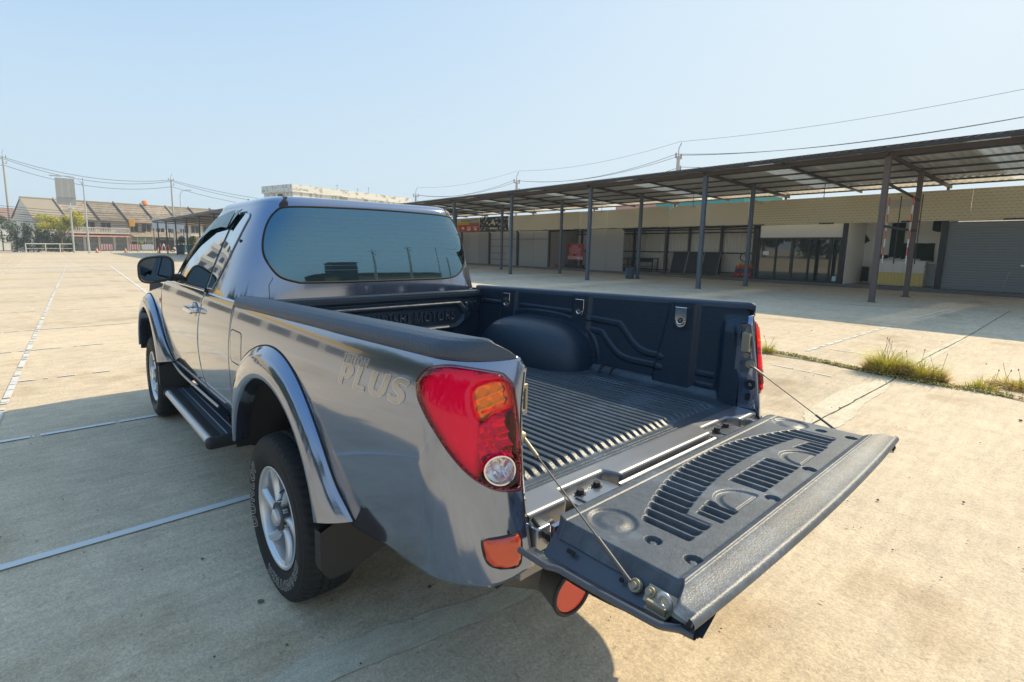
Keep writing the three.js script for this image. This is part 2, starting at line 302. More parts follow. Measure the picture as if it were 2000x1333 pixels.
// --- tail lamps, lower reflectors, rear pillars
const AMBER = [[1.212, 1.172], [1.221, 1.189], [1.256, 1.199], [1.280, 1.196], [1.291, 1.182], [1.302, 1.146], [1.263, 1.132], [1.236, 1.114], [1.220, 1.138]], CIRC = [1.278, 0.995, 0.034, 0.0345];
const REFL = [[1.236, 0.821], [1.275, 0.828], [1.308, 0.833], [1.315, 0.827], [1.313, 0.80], [1.308, 0.772], [1.300, 0.757], [1.285, 0.752], [1.262, 0.751], [1.243, 0.755], [1.234, 0.768], [1.231, 0.790], [1.231, 0.813]];
function tailLamp(side) {
  const L = sub('tail_lamp', truck), fl = g => side < 0 ? g : mirrorX(g);
  const outer = shapeOf(LAMP, true), inset = (P, k) => { const cx = P.reduce((s, q) => s + q[0], 0) / P.length, cy = P.reduce((s, q) => s + q[1], 0) / P.length; return P.map(q => [cx + (q[0] - cx) * k, cy + (q[1] - cy) * k]); };
  const circPts = r => Array.from({ length: 28 }, (_, i) => { const a = -i / 28 * Math.PI * 2; return [CIRC[0] + Math.cos(a) * r * CIRC[2], CIRC[1] + Math.sin(a) * r * CIRC[3]]; });
  const red = shapeOf(inset(LAMP, 0.975), true);
  red.holes.push(new THREE.Path(shapeOf(AMBER, true).getPoints().reverse()), new THREE.Path(circPts(1).map(q => new THREE.Vector2(...q))));
  part('red_lens', fl(patch(red, bedMap, { h: 0.012, bev: 0.016, edge: 0.012, drop: 0.006, iter: 9 })), M.redLens, L);
  part('amber_lens', fl(patch(shapeOf(AMBER, true), bedMap, { h: 0.011, edge: 0.02, drop: 0.004, skirt: false })), M.amberLens, L);
  part('reversing_lens', fl(patch(new THREE.Shape(circPts(1).map(q => new THREE.Vector2(...q))), bedMap, { h: 0.011, edge: 0.02, skirt: false })), M.clearLens, L);
  const dv = shapeOf(inset(AMBER, 1.05), true); dv.holes.push(new THREE.Path(shapeOf(inset(AMBER, 0.97), true).getPoints().reverse())); part('lens_divider', fl(patch(dv, bedMap, { h: 0.0135, edge: 0.02, drop: -0.009 })), M.amberLens, L);
  const ring = new THREE.Shape(circPts(1.03).map(q => new THREE.Vector2(...q))); ring.holes.push(new THREE.Path(circPts(0.93).map(q => new THREE.Vector2(...q))));
  part('lens_ring', fl(patch(ring, bedMap, { h: 0.013, edge: 0 })), M.chrome, L);
  const seal = shapeOf(inset(LAMP, 1.014), true); seal.holes.push(new THREE.Path(shapeOf(inset(LAMP, 0.984), true).getPoints().reverse()));
  part('lamp_seal', fl(patch(seal, bedMap, { h: 0.003, edge: 0.03, drop: 0.05 })), phyRedSeal, L);
  // bowl behind the lens: a pale diffusing plate towards the flank, facetted mirrors towards the rear
  const plate = patch(shapeOf(inset(LAMP, 0.985), true), (u, v, o) => bedMap(u, v, -0.010 - 0.055 * smooth(1.225, 1.245, u) * smooth(1.14, 1.10, v) ), { h: 0, edge: 0.01, skirt: false, iter: 9 });
  part('diffuser_plate', fl(plate), M.lampWhite, L);
  const cell = (cu, cy, r, d0) => grid(24, 10, (s, t) => { const a = s * Math.PI * 2, q = t, fac = 0.004 * (Math.round(s * 24) % 2); const p = bedMap(cu + Math.cos(a) * r * q * 0.9, cy + Math.sin(a) * r * q, -0.006 - (d0 + fac) * (1 - q * q)); return [p.x, p.y, p.z]; });
  part('reflector_bowl', fl(merge([cell(CIRC[0], CIRC[1], 0.040, 0.042)])), M.lampMirror, L);
  const facet = (u, v) => 0.010 * Math.abs(Math.sin(u * 95 + v * 30)) + 0.008 * Math.abs(Math.sin(v * 110 - u * 40));
  part('amber_reflector', fl(patch(shapeOf(inset(AMBER, 0.98), true), (u, v, o) => bedMap(u, v, -0.004 - facet(u, v) * 0.5), { h: 0, edge: 0.006, skirt: false, iter: 10 })), M.lampMirror, L);
  const DARK = [[1.226, 1.075], [1.240, 1.100], [1.266, 1.120], [1.302, 1.130], [1.316, 1.112], [1.324, 1.06], [1.327, 1.01], [1.324, 0.965], [1.300, 0.953], [1.262, 0.958], [1.236, 0.978], [1.224, 1.02]];
  part('red_reflector', fl(patch(shapeOf(DARK, true), (u, v, o) => bedMap(u, v, -0.008 - 1.6 * facet(u * 0.7 + 0.2, v * 0.8)), { h: 0, edge: 0.006, skirt: false, iter: 10 })), M.lampMirror, L);
  part('lamp_housing', fl(patch(shapeOf(inset(LAMP, 1.0), true), (u, v, o) => bedMap(u, v, -0.078), { h: 0, edge: 0.03, skirt: false })), M.lampDark, L);
  part('bulb', fl(new THREE.SphereGeometry(0.011, 12, 8).translate(...bedMap(CIRC[0], CIRC[1], -0.025).toArray())), M.lampWhite, L);
  const R = sub('side_reflector', truck);
  part('reflector_face', fl(patch(shapeOf(REFL, true), bedMap, { h: 0.007, bev: 0.012, edge: 0.015 })), M.reflectRed, R);
  const fr = shapeOf(inset(REFL, 1.12), true); fr.holes.push(new THREE.Path(shapeOf(inset(REFL, 0.98), true).getPoints().reverse()));
  part('reflector_frame', fl(patch(fr, bedMap, { h: 0.005, edge: 0.02, bev: 0.004 })), M.plastic, R);
}
const phyRedSeal = phy(0.10, 0.004, 0.012, 0.15, { clearcoat: 1 });
tailLamp(-1); tailLamp(1);
for (const side of [-1, 1]) { // the bed's rear posts, seen from inside
  const P = sub('rear_pillar', truck), sx = side, zz = y => 1.243 + lean(y);
  part('pillar_face', merge([grid(10, 24, (s, t) => { const y = lerp(0.775, 1.205, t), k = s, z = lerp(1.180, zz(y) - 0.003, k), rib = 0.010 * smooth(0.15, 0.3, k) * smooth(0.85, 0.7, k); return [sx * (0.684 - rib * Math.sin(t * 9) ** 2 * 0.6 + 0.004 * smooth(0.75, 1, k)), y, z]; }), grid(6, 10, (s, t) => [sx * lerp(0.64, 0.71, s), lerp(0.72, 0.86, t), 1.262 + 0.02 * (1 - t)])]), M.paint, P);
  part('lamp_gasket', tube([1.215, 1.15, 1.08, 1.0, 0.93, 0.875].map(y => [sx * (Wb(y) - RC + 0.004), y, zz(y) - 0.002]), 0.005, 32, 8), M.rubber, P);
  part('latch_striker', merge([rbx(0.006, 0.085, 0.034, 0.003, sx * 0.676, 1.145, 1.225), rbx(0.032, 0.014, 0.032, 0.004, sx * 0.664, 1.178, 1.228), rbx(0.032, 0.014, 0.032, 0.004, sx * 0.664, 1.114, 1.228), rbx(0.008, 0.078, 0.032, 0.003, sx * 0.650, 1.146, 1.228)]), M.zinc, P);
  for (const y of [1.197, 1.09]) part('bolt', new THREE.CylinderGeometry(0.011, 0.012, 0.012, 6).rotateZ(Math.PI / 2).translate(sx * 0.674, y, 1.226), M.zinc, P);
  part('cable_anchor', merge([new THREE.CylinderGeometry(0.017, 0.017, 0.012, 18).rotateZ(Math.PI / 2).translate(sx * 0.674, 1.055, 1.243), new THREE.CylinderGeometry(0.009, 0.009, 0.024, 12).rotateZ(Math.PI / 2).translate(sx * 0.668, 1.055, 1.243)]), M.zinc, P);
  part('grommet', new THREE.TorusGeometry(0.015, 0.006, 8, 18).rotateY(Math.PI / 2).translate(sx * 0.676, 0.968, 1.247), M.shut, P);
  part('square_hole', bx(0.004, 0.028, 0.015, sx * 0.6765, 0.915, 1.24), M.shut, P);
}

// --- badge on the bed side, fuel flap
{
  const B = sub('model_badge', truck), lay = (str, size, u0, v0, shear, sx, w, name, m) => {
    for (const s of textShapes(str, size)) {
      const T = q => new THREE.Vector2(u0 + q.x * sx + q.y * shear, v0 + q.y + 0.052 * q.x * sx);
      const { shape, holes } = s.extractPoints(8), sh = new THREE.Shape(shape.map(T)); sh.holes = holes.map(h => new THREE.Path(h.map(T)));
      part(name, patch(sh, bedMap, { h: 0.0016, edge: 0.02, drop: 0.001 }), m, B);
      if (w) for (const R of [shape, ...holes]) { // thin outline just outside each letter
        const pts = R.map(T), n = pts.length; let area = 0; for (let i = 0; i < n; i++) { const a = pts[i], b = pts[(i + 1) % n]; area += a.x * b.y - b.x * a.y; }
        const sgn = R === shape ? Math.sign(area) : -Math.sign(area);
        part('letter_outline', grid(n, 1, (s2, t2, i, j) => { const a = pts[(i - 1 + n) % n], b = pts[i % n], c = pts[(i + 1) % n]; const tx = c.x - a.x, ty = c.y - a.y, l = Math.hypot(tx, ty) || 1, o = (j ? w : w * 0.45) * sgn; const p = bedMap(b.x + ty / l * o, b.y - tx / l * o, 0.0022); return [p.x, p.y, p.z]; }), M.badgeEdge, B);
      }
    }
  };
  lay('TRITON', 0.028, 0.630, 1.153, 0.25, 1.12, 0.0010, 'letter', M.badge);
  lay('PLUS', 0.066, 0.604, 1.085, 0.36, 1.80, 0.0024, 'letter', M.badge);
  const F = sub('fuel_flap', truck);
  const outline = roundRect(-0.560, 0.942, -0.392, 1.098, 0.028), gap = roundRect(-0.564, 0.938, -0.388, 1.102, 0.03);
  gap.holes.push(new THREE.Path(outline.getPoints(8).reverse()));
  part('flap_gap', patch(gap, bedMap, { h: 0.0006, edge: 0.02, skirt: false }), M.shut, F);
  part('flap_door', patch(outline, bedMap, { h: 0.0014, bev: 0.004, edge: 0.02, drop: 0.002 }), M.paint, F);
}

// --- cab: upper shell as rings of a rounded plan
const XW = pw([[1.18, 0.832], [1.24, 0.818], [1.30, 0.800], [1.40, 0.768], [1.52, 0.724], [1.63, 0.680], [1.72, 0.638]]);
const ZR = pw([[1.18, -0.545], [1.30, -0.548], [1.45, -0.556], [1.60, -0.572], [1.72, -0.598]]);
const ZF = pw([[1.18, -2.56], [1.24, -2.46], [1.36, -2.26], [1.50, -2.02], [1.62, -1.79], [1.72, -1.56]]);
const ZC = -1.30, NR = 8, NF = 5, YR = 1.72;
function ring(v) { // v 0..1 belt to roof edge, 1..2 the rounded edge, 2..3 the crown
  if (v <= 1) { const y = lerp(1.18, YR, v); return { y, w: XW(y), r: ZR(y), f: ZF(y) }; }
  const q = Math.min(1, v - 1) * Math.PI / 2, d = (1 - Math.cos(q)), R = { y: YR + 0.052 * Math.sin(q), w: XW(YR) - 0.085 * d, r: ZR(YR) - 0.07 * d, f: ZF(YR) + 0.12 * d };
  if (v <= 2) return R;
  const k = v - 2; return { y: R.y + 0.024 * (1 - (1 - k) ** 2), w: R.w * (1 - k), r: lerp(R.r, ZC, k), f: lerp(R.f, ZC, k) };
}
const sEll = (w, a, n, x) => a * Math.pow(Math.max(0, 1 - Math.pow(Math.min(1, Math.abs(x / w)), n)), 1 / n);
const cabRear = onSurface((x, y) => { const R = ring((y - 1.18) / (YR - 1.18)); return V3(x, y, ZC + sEll(R.w, R.r - ZC, NR, x)); });
const cabRearV = (x, v, off) => { const R = ring(v); return V3(x, R.y + off * 0.5, ZC + sEll(R.w, R.r - ZC, NR, x) + off); };
const cabSideBase = (z, y) => { const R = ring((y - 1.18) / (YR - 1.18)), a = z > ZC ? R.r - ZC : ZC - R.f, n = z > ZC ? NR : NF; return V3(-sEll(a, R.w, n, z - ZC), y, z); };
const cabSide = (() => { const m = onSurface(cabSideBase); return (u, v, o = 0) => m(u, v, o); })();
const cabFront = (x, y, off = 0) => { const R = ring((y - 1.18) / (YR - 1.18)); return V3(x, y + off * 0.6, ZC - sEll(R.w, ZC - R.f, NF, x) - off); };
const cabV = []; for (let i = 0; i <= 26; i++) cabV.push(i / 26); for (let i = 1; i <= 12; i++) cabV.push(1 + i / 12); for (let i = 1; i <= 10; i++) cabV.push(2 + i / 10 * 0.999);
part('cab_shell', grid(200, cabV.length - 1, (s, t, i, j) => {
  const R = ring(cabV[j]), th = s * Math.PI * 2, c = Math.cos(th), sn = Math.sin(th), n = c > 0 ? NR : NF, a = c > 0 ? R.r - ZC : ZC - R.f;
  const k = Math.pow(Math.pow(Math.abs(c), n) + Math.pow(Math.abs(sn), n), -1 / n);
  return [sn * k * R.w, R.y, ZC + c * k * a];
}), M.paint, truck);
// roof ditch covers
for (const sx of [-1, 1]) {
  const D = sub('roof_ditch_cover', truck);
  part('cover_strip', grid(4, 30, (s, t) => { const v = lerp(0.96, 2.55, t), w = lerp(0.004, 0.021, smooth(1.6, 0.96, v)) , p = cabRearV(sx * (0.545 - 0.03 * clamp(v - 1)) + (s - 0.5) * 2 * w, v, 0.003 * (1 - Math.abs(s - 0.5) * 0.8)); return [p.x, p.y, p.z]; }), M.plastic, D);
  part('plug', new THREE.CylinderGeometry(0.006, 0.006, 0.006, 12).rotateX(Math.PI / 3).translate(sx * 0.535, 1.757, -0.611), M.shut, D);
}
// rear window
{
  const G = sub('rear_window', truck), P = [[-0.50, 1.318], [-0.60, 1.352], [-0.655, 1.43], [-0.664, 1.505], [-0.635, 1.61], [-0.585, 1.685], [-0.52, 1.712], [-0.25, 1.722], [0, 1.725]];
  const all = [...P, ...P.slice(0, -1).reverse().map(q => [-q[0], q[1]]), [0.25, 1.314], [-0.25, 1.314]].map(q => [q[0], q[1] - 0.002]);
  const k = (f, dy = 0) => all.map(([x, y]) => [x * f, 1.52 + (y - 1.52) * f + dy]);
  const ringTube = (P, map, r, off) => { const c = new THREE.SplineCurve([...P, P[0]].map(q => new THREE.Vector2(q[0], q[1]))).getPoints(P.length * 5).slice(0, -1); return tube(c.map(q => map(q.x, q.y, off).toArray()), r, c.length * 2, 8, true); };
  part('window_seal', ringTube(k(0.998), cabRear, 0.0065, 0.002), M.rubber, G);
  const glass = part('glass_pane', patch(shapeOf(k(0.998), true), cabRear, { h: 0.004, edge: 0.02, skirt: false, iter: 9 }), M.darkGlass, G);
  for (let i = 0; i < 12; i++) { const y = 1.665 - i * 0.026, w = 0.56 - 0.10 * Math.pow(Math.abs(y - 1.52) / 0.2, 3); part('heater_wire', grid(40, 1, (s, t) => { const p = cabRear(lerp(-w, w, s), y + (t - 0.5) * 0.0014, 0.0052); return [p.x, p.y, p.z]; }), M.heater, G); }
}
part('windscreen', grid(30, 16, (s, t) => { const y = lerp(1.235, 1.70, t), R = ring((y - 1.18) / (YR - 1.18)), x = lerp(-1, 1, s) * (R.w * 0.84), p = cabFront(x, y, 0.006); return [p.x, p.y, p.z]; }), M.darkGlass, truck);
// panel joints on the rear corners
for (const sx of [-1, 1]) part('panel_joint', grid(2, 30, (s, t) => { const y = lerp(1.20, 1.345, t), x = sx * (0.655 - 0.02 * smooth(1.30, 1.345, y)) + (s - 0.5) * 0.003, p = cabRear(x, y, 0.0008); return [p.x, p.y, p.z]; }), M.shut, truck);

// --- cab lower: front wings, doors, rear cab panels
const WL = pw([[0.40, 0.73], [0.50, 0.772], [0.60, 0.803], [0.72, 0.834], [0.86, 0.850], [1.0, 0.855], [1.10, 0.850], [1.18, 0.838], [1.25, 0.818]]);
const lowBase = (z, y) => { const f = 1 - 0.10 * Math.pow(clamp((-2.75 - z) / 1.1), 2) * 1.2; return V3(-WL(y) * f, y, z); };
const lowMap = (() => { const m = onSurface(lowBase); return (u, v, o = 0) => m(u, v, o); })();
const dF = pw([[0.55, -2.18], [0.75, -2.32], [0.95, -2.40], [1.25, -2.42]]), dR = pw([[0.58, -1.255], [0.8, -1.285], [0.95, -1.27], [1.25, -1.145]]), cR = y => seamBed(y) - 0.012;
const sillY = pw([[-2.5, 0.60], [-2.2, 0.585], [-1.3, 0.585], [-0.9, 0.60], [-0.6, 0.62]]);
const fenderTop = pw([[-3.85, 0.98], [-3.3, 1.06], [-2.8, 1.13], [-2.5, 1.17], [-2.42, 1.185]]);
const doorGeo = sheet(70, 40, y => dF(y) + 0.003, y => dR(y) - 0.003, sillY, 1.236, lowMap), accGeo = sheet(46, 40, y => dR(y) + 0.003, cR, sillY, 1.236, lowMap), wingGeo = sheet(110, 40, -3.80, y => dF(y) - 0.003, z => Math.max(0.58, arch(AF, 0.50)(z)), fenderTop, lowMap);
const innerGeo = grid(60, 10, (s, t) => { const p = lowMap(lerp(-3.7, -0.55, s), lerp(0.62, 1.2, t), -0.03); return [p.x, p.y, p.z]; });
const winF = [[-1.158, 1.258], [-1.118, 1.40], [-1.062, 1.60], [-1.032, 1.672], [-1.20, 1.672], [-1.42, 1.645], [-1.70, 1.545], [-1.95, 1.42], [-2.15, 1.305], [-2.21, 1.258]];
const winR = [[-1.135, 1.258], [-1.095, 1.40], [-1.036, 1.60], [-1.006, 1.676], [-0.90, 1.68], [-0.815, 1.676], [-0.80, 1.655], [-0.845, 1.54], [-0.90, 1.42], [-0.985, 1.30], [-1.03, 1.262]];
for (const side of [-1, 1]) {
  const fl = g => side < 0 ? g : mirrorX(g);
  part('front_wing', fl(wingGeo), M.paint, truck);
  part('inner_panel', fl(innerGeo), M.shut, truck);
  const D = sub('door', truck);
  part('door_skin', fl(doorGeo), M.paint, D);
  part('window_glass', fl(patch(shapeOf(winF), cabSide, { h: 0.005, edge: 0.025, skirt: false, iter: 9 })), M.sideGlass, D);
const frameTube = (P, r = 0.006) => { const pts = []; P.forEach((q, i) => { const n = P[(i + 1) % P.length]; for (let k = 0; k < 6; k++) pts.push(cabSide(lerp(q[0], n[0], k / 6), lerp(q[1], n[1], k / 6), 0.003).toArray()); }); return tube(pts, r, pts.length * 2, 6, true); };
  part('window_frame', fl(frameTube(winF)), M.rubber, D);
  part('belt_moulding', fl(grid(40, 6, (s, t) => { const z = lerp(-2.24, -1.15, s), a = t * Math.PI, p = lowMap(z, 1.243 + 0.008 * Math.cos(a), 0.004 + 0.007 * Math.sin(a)); return [p.x, p.y, p.z]; })), M.chrome, D);
  const H = part('handle', fl(merge([rbx(0.028, 0.036, 0.19, 0.012, -0.885, 1.118, -1.335), rbx(0.045, 0.03, 0.03, 0.008, -0.868, 1.118, -1.255), rbx(0.045, 0.03, 0.03, 0.008, -0.868, 1.118, -1.415)])), M.chrome, D);
  part('handle_recess', fl(new THREE.SphereGeometry(1, 24, 12).scale(0.012, 0.05, 0.085).translate(-0.848, 1.112, -1.34)), M.paint, D);
  // rain visor over the window
  const vis = [[-1.075, 1.705], [-1.20, 1.70], [-1.42, 1.672], [-1.70, 1.572], [-1.95, 1.445], [-2.17, 1.32]];
  part('rain_visor', fl(grid(40, 8, (s, t) => { const k = s * (vis.length - 1), i = Math.min(vis.length - 2, Math.floor(k)), f = k - i, z = lerp(vis[i][0], vis[i + 1][0], f), y = lerp(vis[i][1], vis[i + 1][1], f), w = 0.115 * (1 - 0.55 * s); const p = cabSide(z + 0.25 * w * t, y - w * t * 0.95, 0.010 + 0.016 * t); return [p.x, p.y, p.z]; })), M.visor, D);
  const A = sub('rear_cab_panel', truck);
  part('panel_skin', fl(accGeo), M.paint, A);
  part('window_glass', fl(patch(shapeOf(winR), cabSide, { h: 0.005, edge: 0.025, skirt: false, iter: 9 })), M.sideGlass, A);
  part('window_frame', fl(frameTube(winR, 0.004)), M.paint, A);
  part('lock_plug', fl(new THREE.CylinderGeometry(0.009, 0.009, 0.006, 14).rotateZ(Math.PI / 2).translate(...cabSide(-0.80, 1.53, 0.002).toArray())), M.shut, A);
  part('visor_tail', fl(grid(8, 6, (s, t) => { const p = cabSide(lerp(-1.05, -0.93, s), lerp(1.70, 1.585 + 0.11 * s, t), 0.010 + 0.012 * t); return [p.x, p.y, p.z]; })), M.visor, A);
  part('indicator', fl(new THREE.SphereGeometry(1, 18, 10).scale(0.012, 0.026, 0.036).translate(-0.848, 1.07, -2.47)), M.orange, truck);
  // rocker and step
  part('rocker_panel', fl(grid(50, 8, (s, t) => { const z = lerp(-2.42, -0.50, s), a = t * Math.PI * 0.6; return [-0.80 + 0.03 * Math.cos(a) * 0 + 0.06 * t, 0.592 - 0.10 * t + 0.02 * Math.sin(a), z]; })), M.paint, truck);
  part('sill_trim', fl(merge([tube([[-0.812, 0.60, -2.36], [-0.818, 0.578, -2.05], [-0.818, 0.575, -1.5], [-0.818, 0.58, -1.0]], 0.009, 40, 8)])), M.steel, truck);
  const S = sub('side_step', truck);
  const zA = -2.24, zB = -1.02, prof = [[-0.700, 0.395], [-0.700, 0.405], [-0.86, 0.405], [-0.885, 0.398], [-0.895, 0.38], [-0.888, 0.36], [-0.86, 0.352], [-0.70, 0.352]];
  part('tread_board', fl(merge([grid(1, 4, (s, t) => [lerp(-0.62, -0.865, t), 0.404, lerp(zA, zB, s)]), grid(1, 2, (s, t) => [lerp(-0.62, -0.88, t), 0.352, lerp(zA, zB, s)])])), M.plastic, S);
  for (const [x, w] of [[-0.845, 0.006], [-0.832, 0.005], [-0.818, 0.005]]) part('rubber_rib', fl(rbx(w, 0.008, zB - zA, 0.002, x, 0.406, (zA + zB) / 2)), M.rubber, S);
  for (const x of [-0.775, -0.725]) part('tread_rib', fl(rbx(0.007, 0.009, zB - zA, 0.003, x, 0.407, (zA + zB) / 2)), M.steel, S);
  part('step_tread', fl(rbx(0.145, 0.006, zB - zA, 0.002, -0.735, 0.4035, (zA + zB) / 2)), std(0.05, 0.075, 0.10, 0.5), S);
  part('step_edge', fl(merge([new THREE.CapsuleGeometry(0.0245, zB - zA, 6, 18).rotateX(Math.PI / 2).translate(-0.872, 0.382, (zA + zB) / 2)])), std(0.62, 0.61, 0.60, 0.35, { metalness: 0.5 }), S);
  part('step_cap', fl(rbx(0.30, 0.066, 0.075, 0.028, -0.755, 0.379, zB + 0.03)), M.plastic, S);
  part('step_cap', fl(rbx(0.30, 0.066, 0.05, 0.024, -0.755, 0.379, zA - 0.02)), M.plastic, S);
  for (const z of [-1.25, -2.0]) part('step_bracket', fl(bx(0.22, 0.03, 0.06, -0.6, 0.42, z)), M.shut, S);
  // wing mirror
  const W = sub('wing_mirror', truck);
  part('mirror_housing', fl(grid(48, 20, (s, t) => { const a = s * Math.PI * 2, n = 3.4, k = Math.pow(Math.abs(Math.cos(a)) ** n + Math.abs(Math.sin(a)) ** n, -1 / n), q = Math.sqrt(Math.max(0, 1 - Math.pow(t, 2.4))), wx = 0.107, wy = 0.088; return [-0.947 - Math.cos(a) * k * wx * q + 0.012 * t, 1.336 + Math.sin(a) * k * wy * q - 0.012 * Math.cos(a) * k * q, -1.93 - 0.13 * t]; })), M.plastic, W);
  part('mirror_bezel', fl(merge([tube(Array.from({ length: 24 }, (_, i) => { const a = i / 24 * Math.PI * 2, n = 3.4, k = Math.pow(Math.abs(Math.cos(a)) ** n + Math.abs(Math.sin(a)) ** n, -1 / n); return [-0.947 - Math.cos(a) * k * 0.103, 1.336 + Math.sin(a) * k * 0.084 - 0.012 * Math.cos(a) * k, -1.927]; }), 0.008, 96, 8, true)])), M.plastic, W);
  part('mirror_glass', fl(grid(32, 6, (s, t) => { const a = s * Math.PI * 2, n = 3.4, k = Math.pow(Math.abs(Math.cos(a)) ** n + Math.abs(Math.sin(a)) ** n, -1 / n) * t; return [-0.947 - Math.cos(a) * k * 0.101, 1.336 + Math.sin(a) * k * 0.082 - 0.012 * Math.cos(a) * k, -1.930]; })), M.mirrorGlass, W);
  part('mirror_arm', fl(rbx(0.10, 0.05, 0.07, 0.02, -0.83, 1.275, -1.98)), M.plastic, W);
  part('mirror_sail', fl(patch(shapeOf([[-2.23, 1.255], [-1.98, 1.255], [-2.0, 1.36], [-2.06, 1.375]]), cabSide, { h: 0.009, edge: 0.05 })), M.plastic, W);
}
// hood, cowl, nose, underbody
part('hood', grid(24, 30, (s, t) => { const z = lerp(-2.46, -3.82, t), k = lerp(-1, 1, s), f = -lowBase(z, 1.05).x * 0.98; return [k * f, fenderTop(z) + 0.055 * (1 - k ** 4), z]; }), M.paint, truck);
part('cowl', grid(16, 4, (s, t) => [lerp(-0.8, 0.8, s), 1.19 + 0.05 * (1 - (2 * s - 1) ** 4), lerp(-2.40, -2.52, t)]), M.shut, truck);
part('front_fascia', grid(24, 12, (s, t) => { const k = lerp(-1, 1, s), y = lerp(0.42, 1.0, t); return [k * 0.745, y, -3.86 + 0.16 * k ** 4 - 0.04 * Math.sin(t * 3)]; }), M.paint, truck);
part('chassis_frame', merge([bx(0.09, 0.14, 4.6, -0.40, 0.56, -1.25), bx(0.09, 0.14, 4.6, 0.40, 0.56, -1.25), bx(1.2, 0.05, 3.1, 0, 0.62, -2.1), bx(1.40, 0.03, 1.75, 0, 0.80, 0.34), bx(0.9, 0.10, 0.08, 0, 0.60, 1.0)]), M.shut, truck);
part('rear_axle', merge([bar([-0.68, 0.356, 0], [0.68, 0.356, 0], 0.045, 14), new THREE.SphereGeometry(0.14, 16, 12).scale(1, 1, 0.9).translate(0.05, 0.36, 0), bx(0.06, 0.03, 1.1, -0.5, 0.33, 0), bx(0.06, 0.03, 1.1, 0.5, 0.33, 0)]), M.shut, truck);
part('front_axle', bar([-0.68, 0.356, -3], [0.68, 0.356, -3], 0.04, 12), M.shut, truck);
part('shock_absorber', bar([-0.52, 0.35, 0.08], [-0.50, 0.80, -0.12], 0.03, 12), M.plastic, truck);

// --- wheels
function tyreGeo() {
  const R = 0.356, prof = []; // (radius, x outwards from the tyre's middle plane), outer side first
  const P = [[0.205, 0.088], [0.222, 0.104], [0.232, 0.110], [0.262, 0.121], [0.290, 0.1235], [0.312, 0.120], [0.330, 0.1135], [0.342, 0.106], [0.3495, 0.094], [0.3530, 0.075]];
  const f = pw(P); const n1 = 34, n2 = 40, half = [];
  for (let i = 0; i <= n1; i++) { const r = lerp(0.205, 0.353, Math.pow(i / n1, 0.9)); half.push([r, f(r)]); }
  const all = [...half]; for (let i = 1; i < n2; i++) { const x = lerp(0.075, -0.075, i / n2); all.push([R - 0.003 * (x / 0.075) ** 2, x]); }
  for (let i = half.length - 1; i >= 0; i--) all.push([half[i][0], -half[i][1]]);
  const NA = 300, m = all.length - 1, tri = (x, p) => Math.abs(((x / p) % 1 + 1) % 1 - 0.5) * 2;
  return grid(NA, m, (s, t, i, j) => {
    let [r, x] = all[j]; const a = s * Math.PI * 2; let d = 0;
    if (r > 0.322) {
      const zig = 0.006 * (tri(s * 60, 1) - 0.5);
      for (const g0 of [-0.042, 0, 0.042]) d = Math.max(d, smooth(0.0065, 0.003, Math.abs(x - g0 - zig)) * 0.009);
      const ax = Math.abs(x), sh = s * 60 + (x > 0 ? 0.25 : 0) + ax * 4, fr = ((sh % 1) + 1) % 1;
      if (ax > 0.046) d = Math.max(d, smooth(0.14, 0.09, Math.abs(fr - 0.5)) * 0.008 * smooth(0.322, 0.336, r));
      else d = Math.max(d, smooth(0.10, 0.06, Math.abs(fr - 0.5)) * 0.003);
    }
    if (r < 0.322 && r > 0.20) { for (const q of [0.318, 0.313, 0.308, 0.244]) d = Math.max(d, smooth(0.0022, 0.0008, Math.abs(r - q)) * 0.0022); const sg = Math.sign(x); x -= sg * d; d = 0; }
    r -= d; return [-x, Math.cos(a) * r, Math.sin(a) * r];
  });
}
const TYRE = tyreGeo(), sideX = pw([[0.222, 0.104], [0.232, 0.110], [0.262, 0.121], [0.290, 0.1235], [0.312, 0.120]]);
function wheelLetters(str, r0, size, phiMid, sc, parent) { // outline letters standing round the side wall
  const shapes = textShapes(str, size), g = []; let x1 = 0; for (const s of shapes) for (const q of s.getPoints(3)) x1 = Math.max(x1, q.x);
  const map = (x, y) => { const ph = phiMid + (x - x1 / 2) * sc / (r0 + size / 2), r = r0 + y; return [-(sideX(r) + 0.0012), r * Math.cos(ph), r * Math.sin(ph)]; };
  for (const s of shapes) { const e = s.extractPoints(5); for (const R of [e.shape, ...e.holes]) { const pts = []; for (let i = 0; i < R.length; i++) { const a = R[i], b = R[(i + 1) % R.length], L = a.distanceTo(b), n = Math.max(1, Math.ceil(L / 0.008)); for (let k = 0; k < n; k++) pts.push(a.clone().lerp(b, k / n)); } const n = pts.length;
    g.push(grid(n, 1, (s2, t2, i, j) => { const a = pts[(i - 1 + n) % n], b = pts[i % n], c = pts[(i + 1) % n], tx = c.x - a.x, ty = c.y - a.y, l = Math.hypot(tx, ty) || 1, o = (j - 0.5) * 0.0026; return map(b.x + ty / l * o, b.y - tx / l * o); })); } }
  part('sidewall_lettering', merge(g), M.letter, parent);
}
const rimGeo = (() => { const P = [[0.150, 0.075], [0.190, 0.082], [0.196, 0.090], [0.205, 0.098], [0.2165, 0.1035], [0.2185, 0.1065], [0.216, 0.109], [0.209, 0.1085], [0.203, 0.100], [0.199, 0.088], [0.192, 0.05], [0.186, -0.09], [0.20, -0.10]]; return new THREE.LatheGeometry(P.slice(2).map(q => new THREE.Vector2(q[0], q[1])), 96).rotateZ(Math.PI / 2); })();
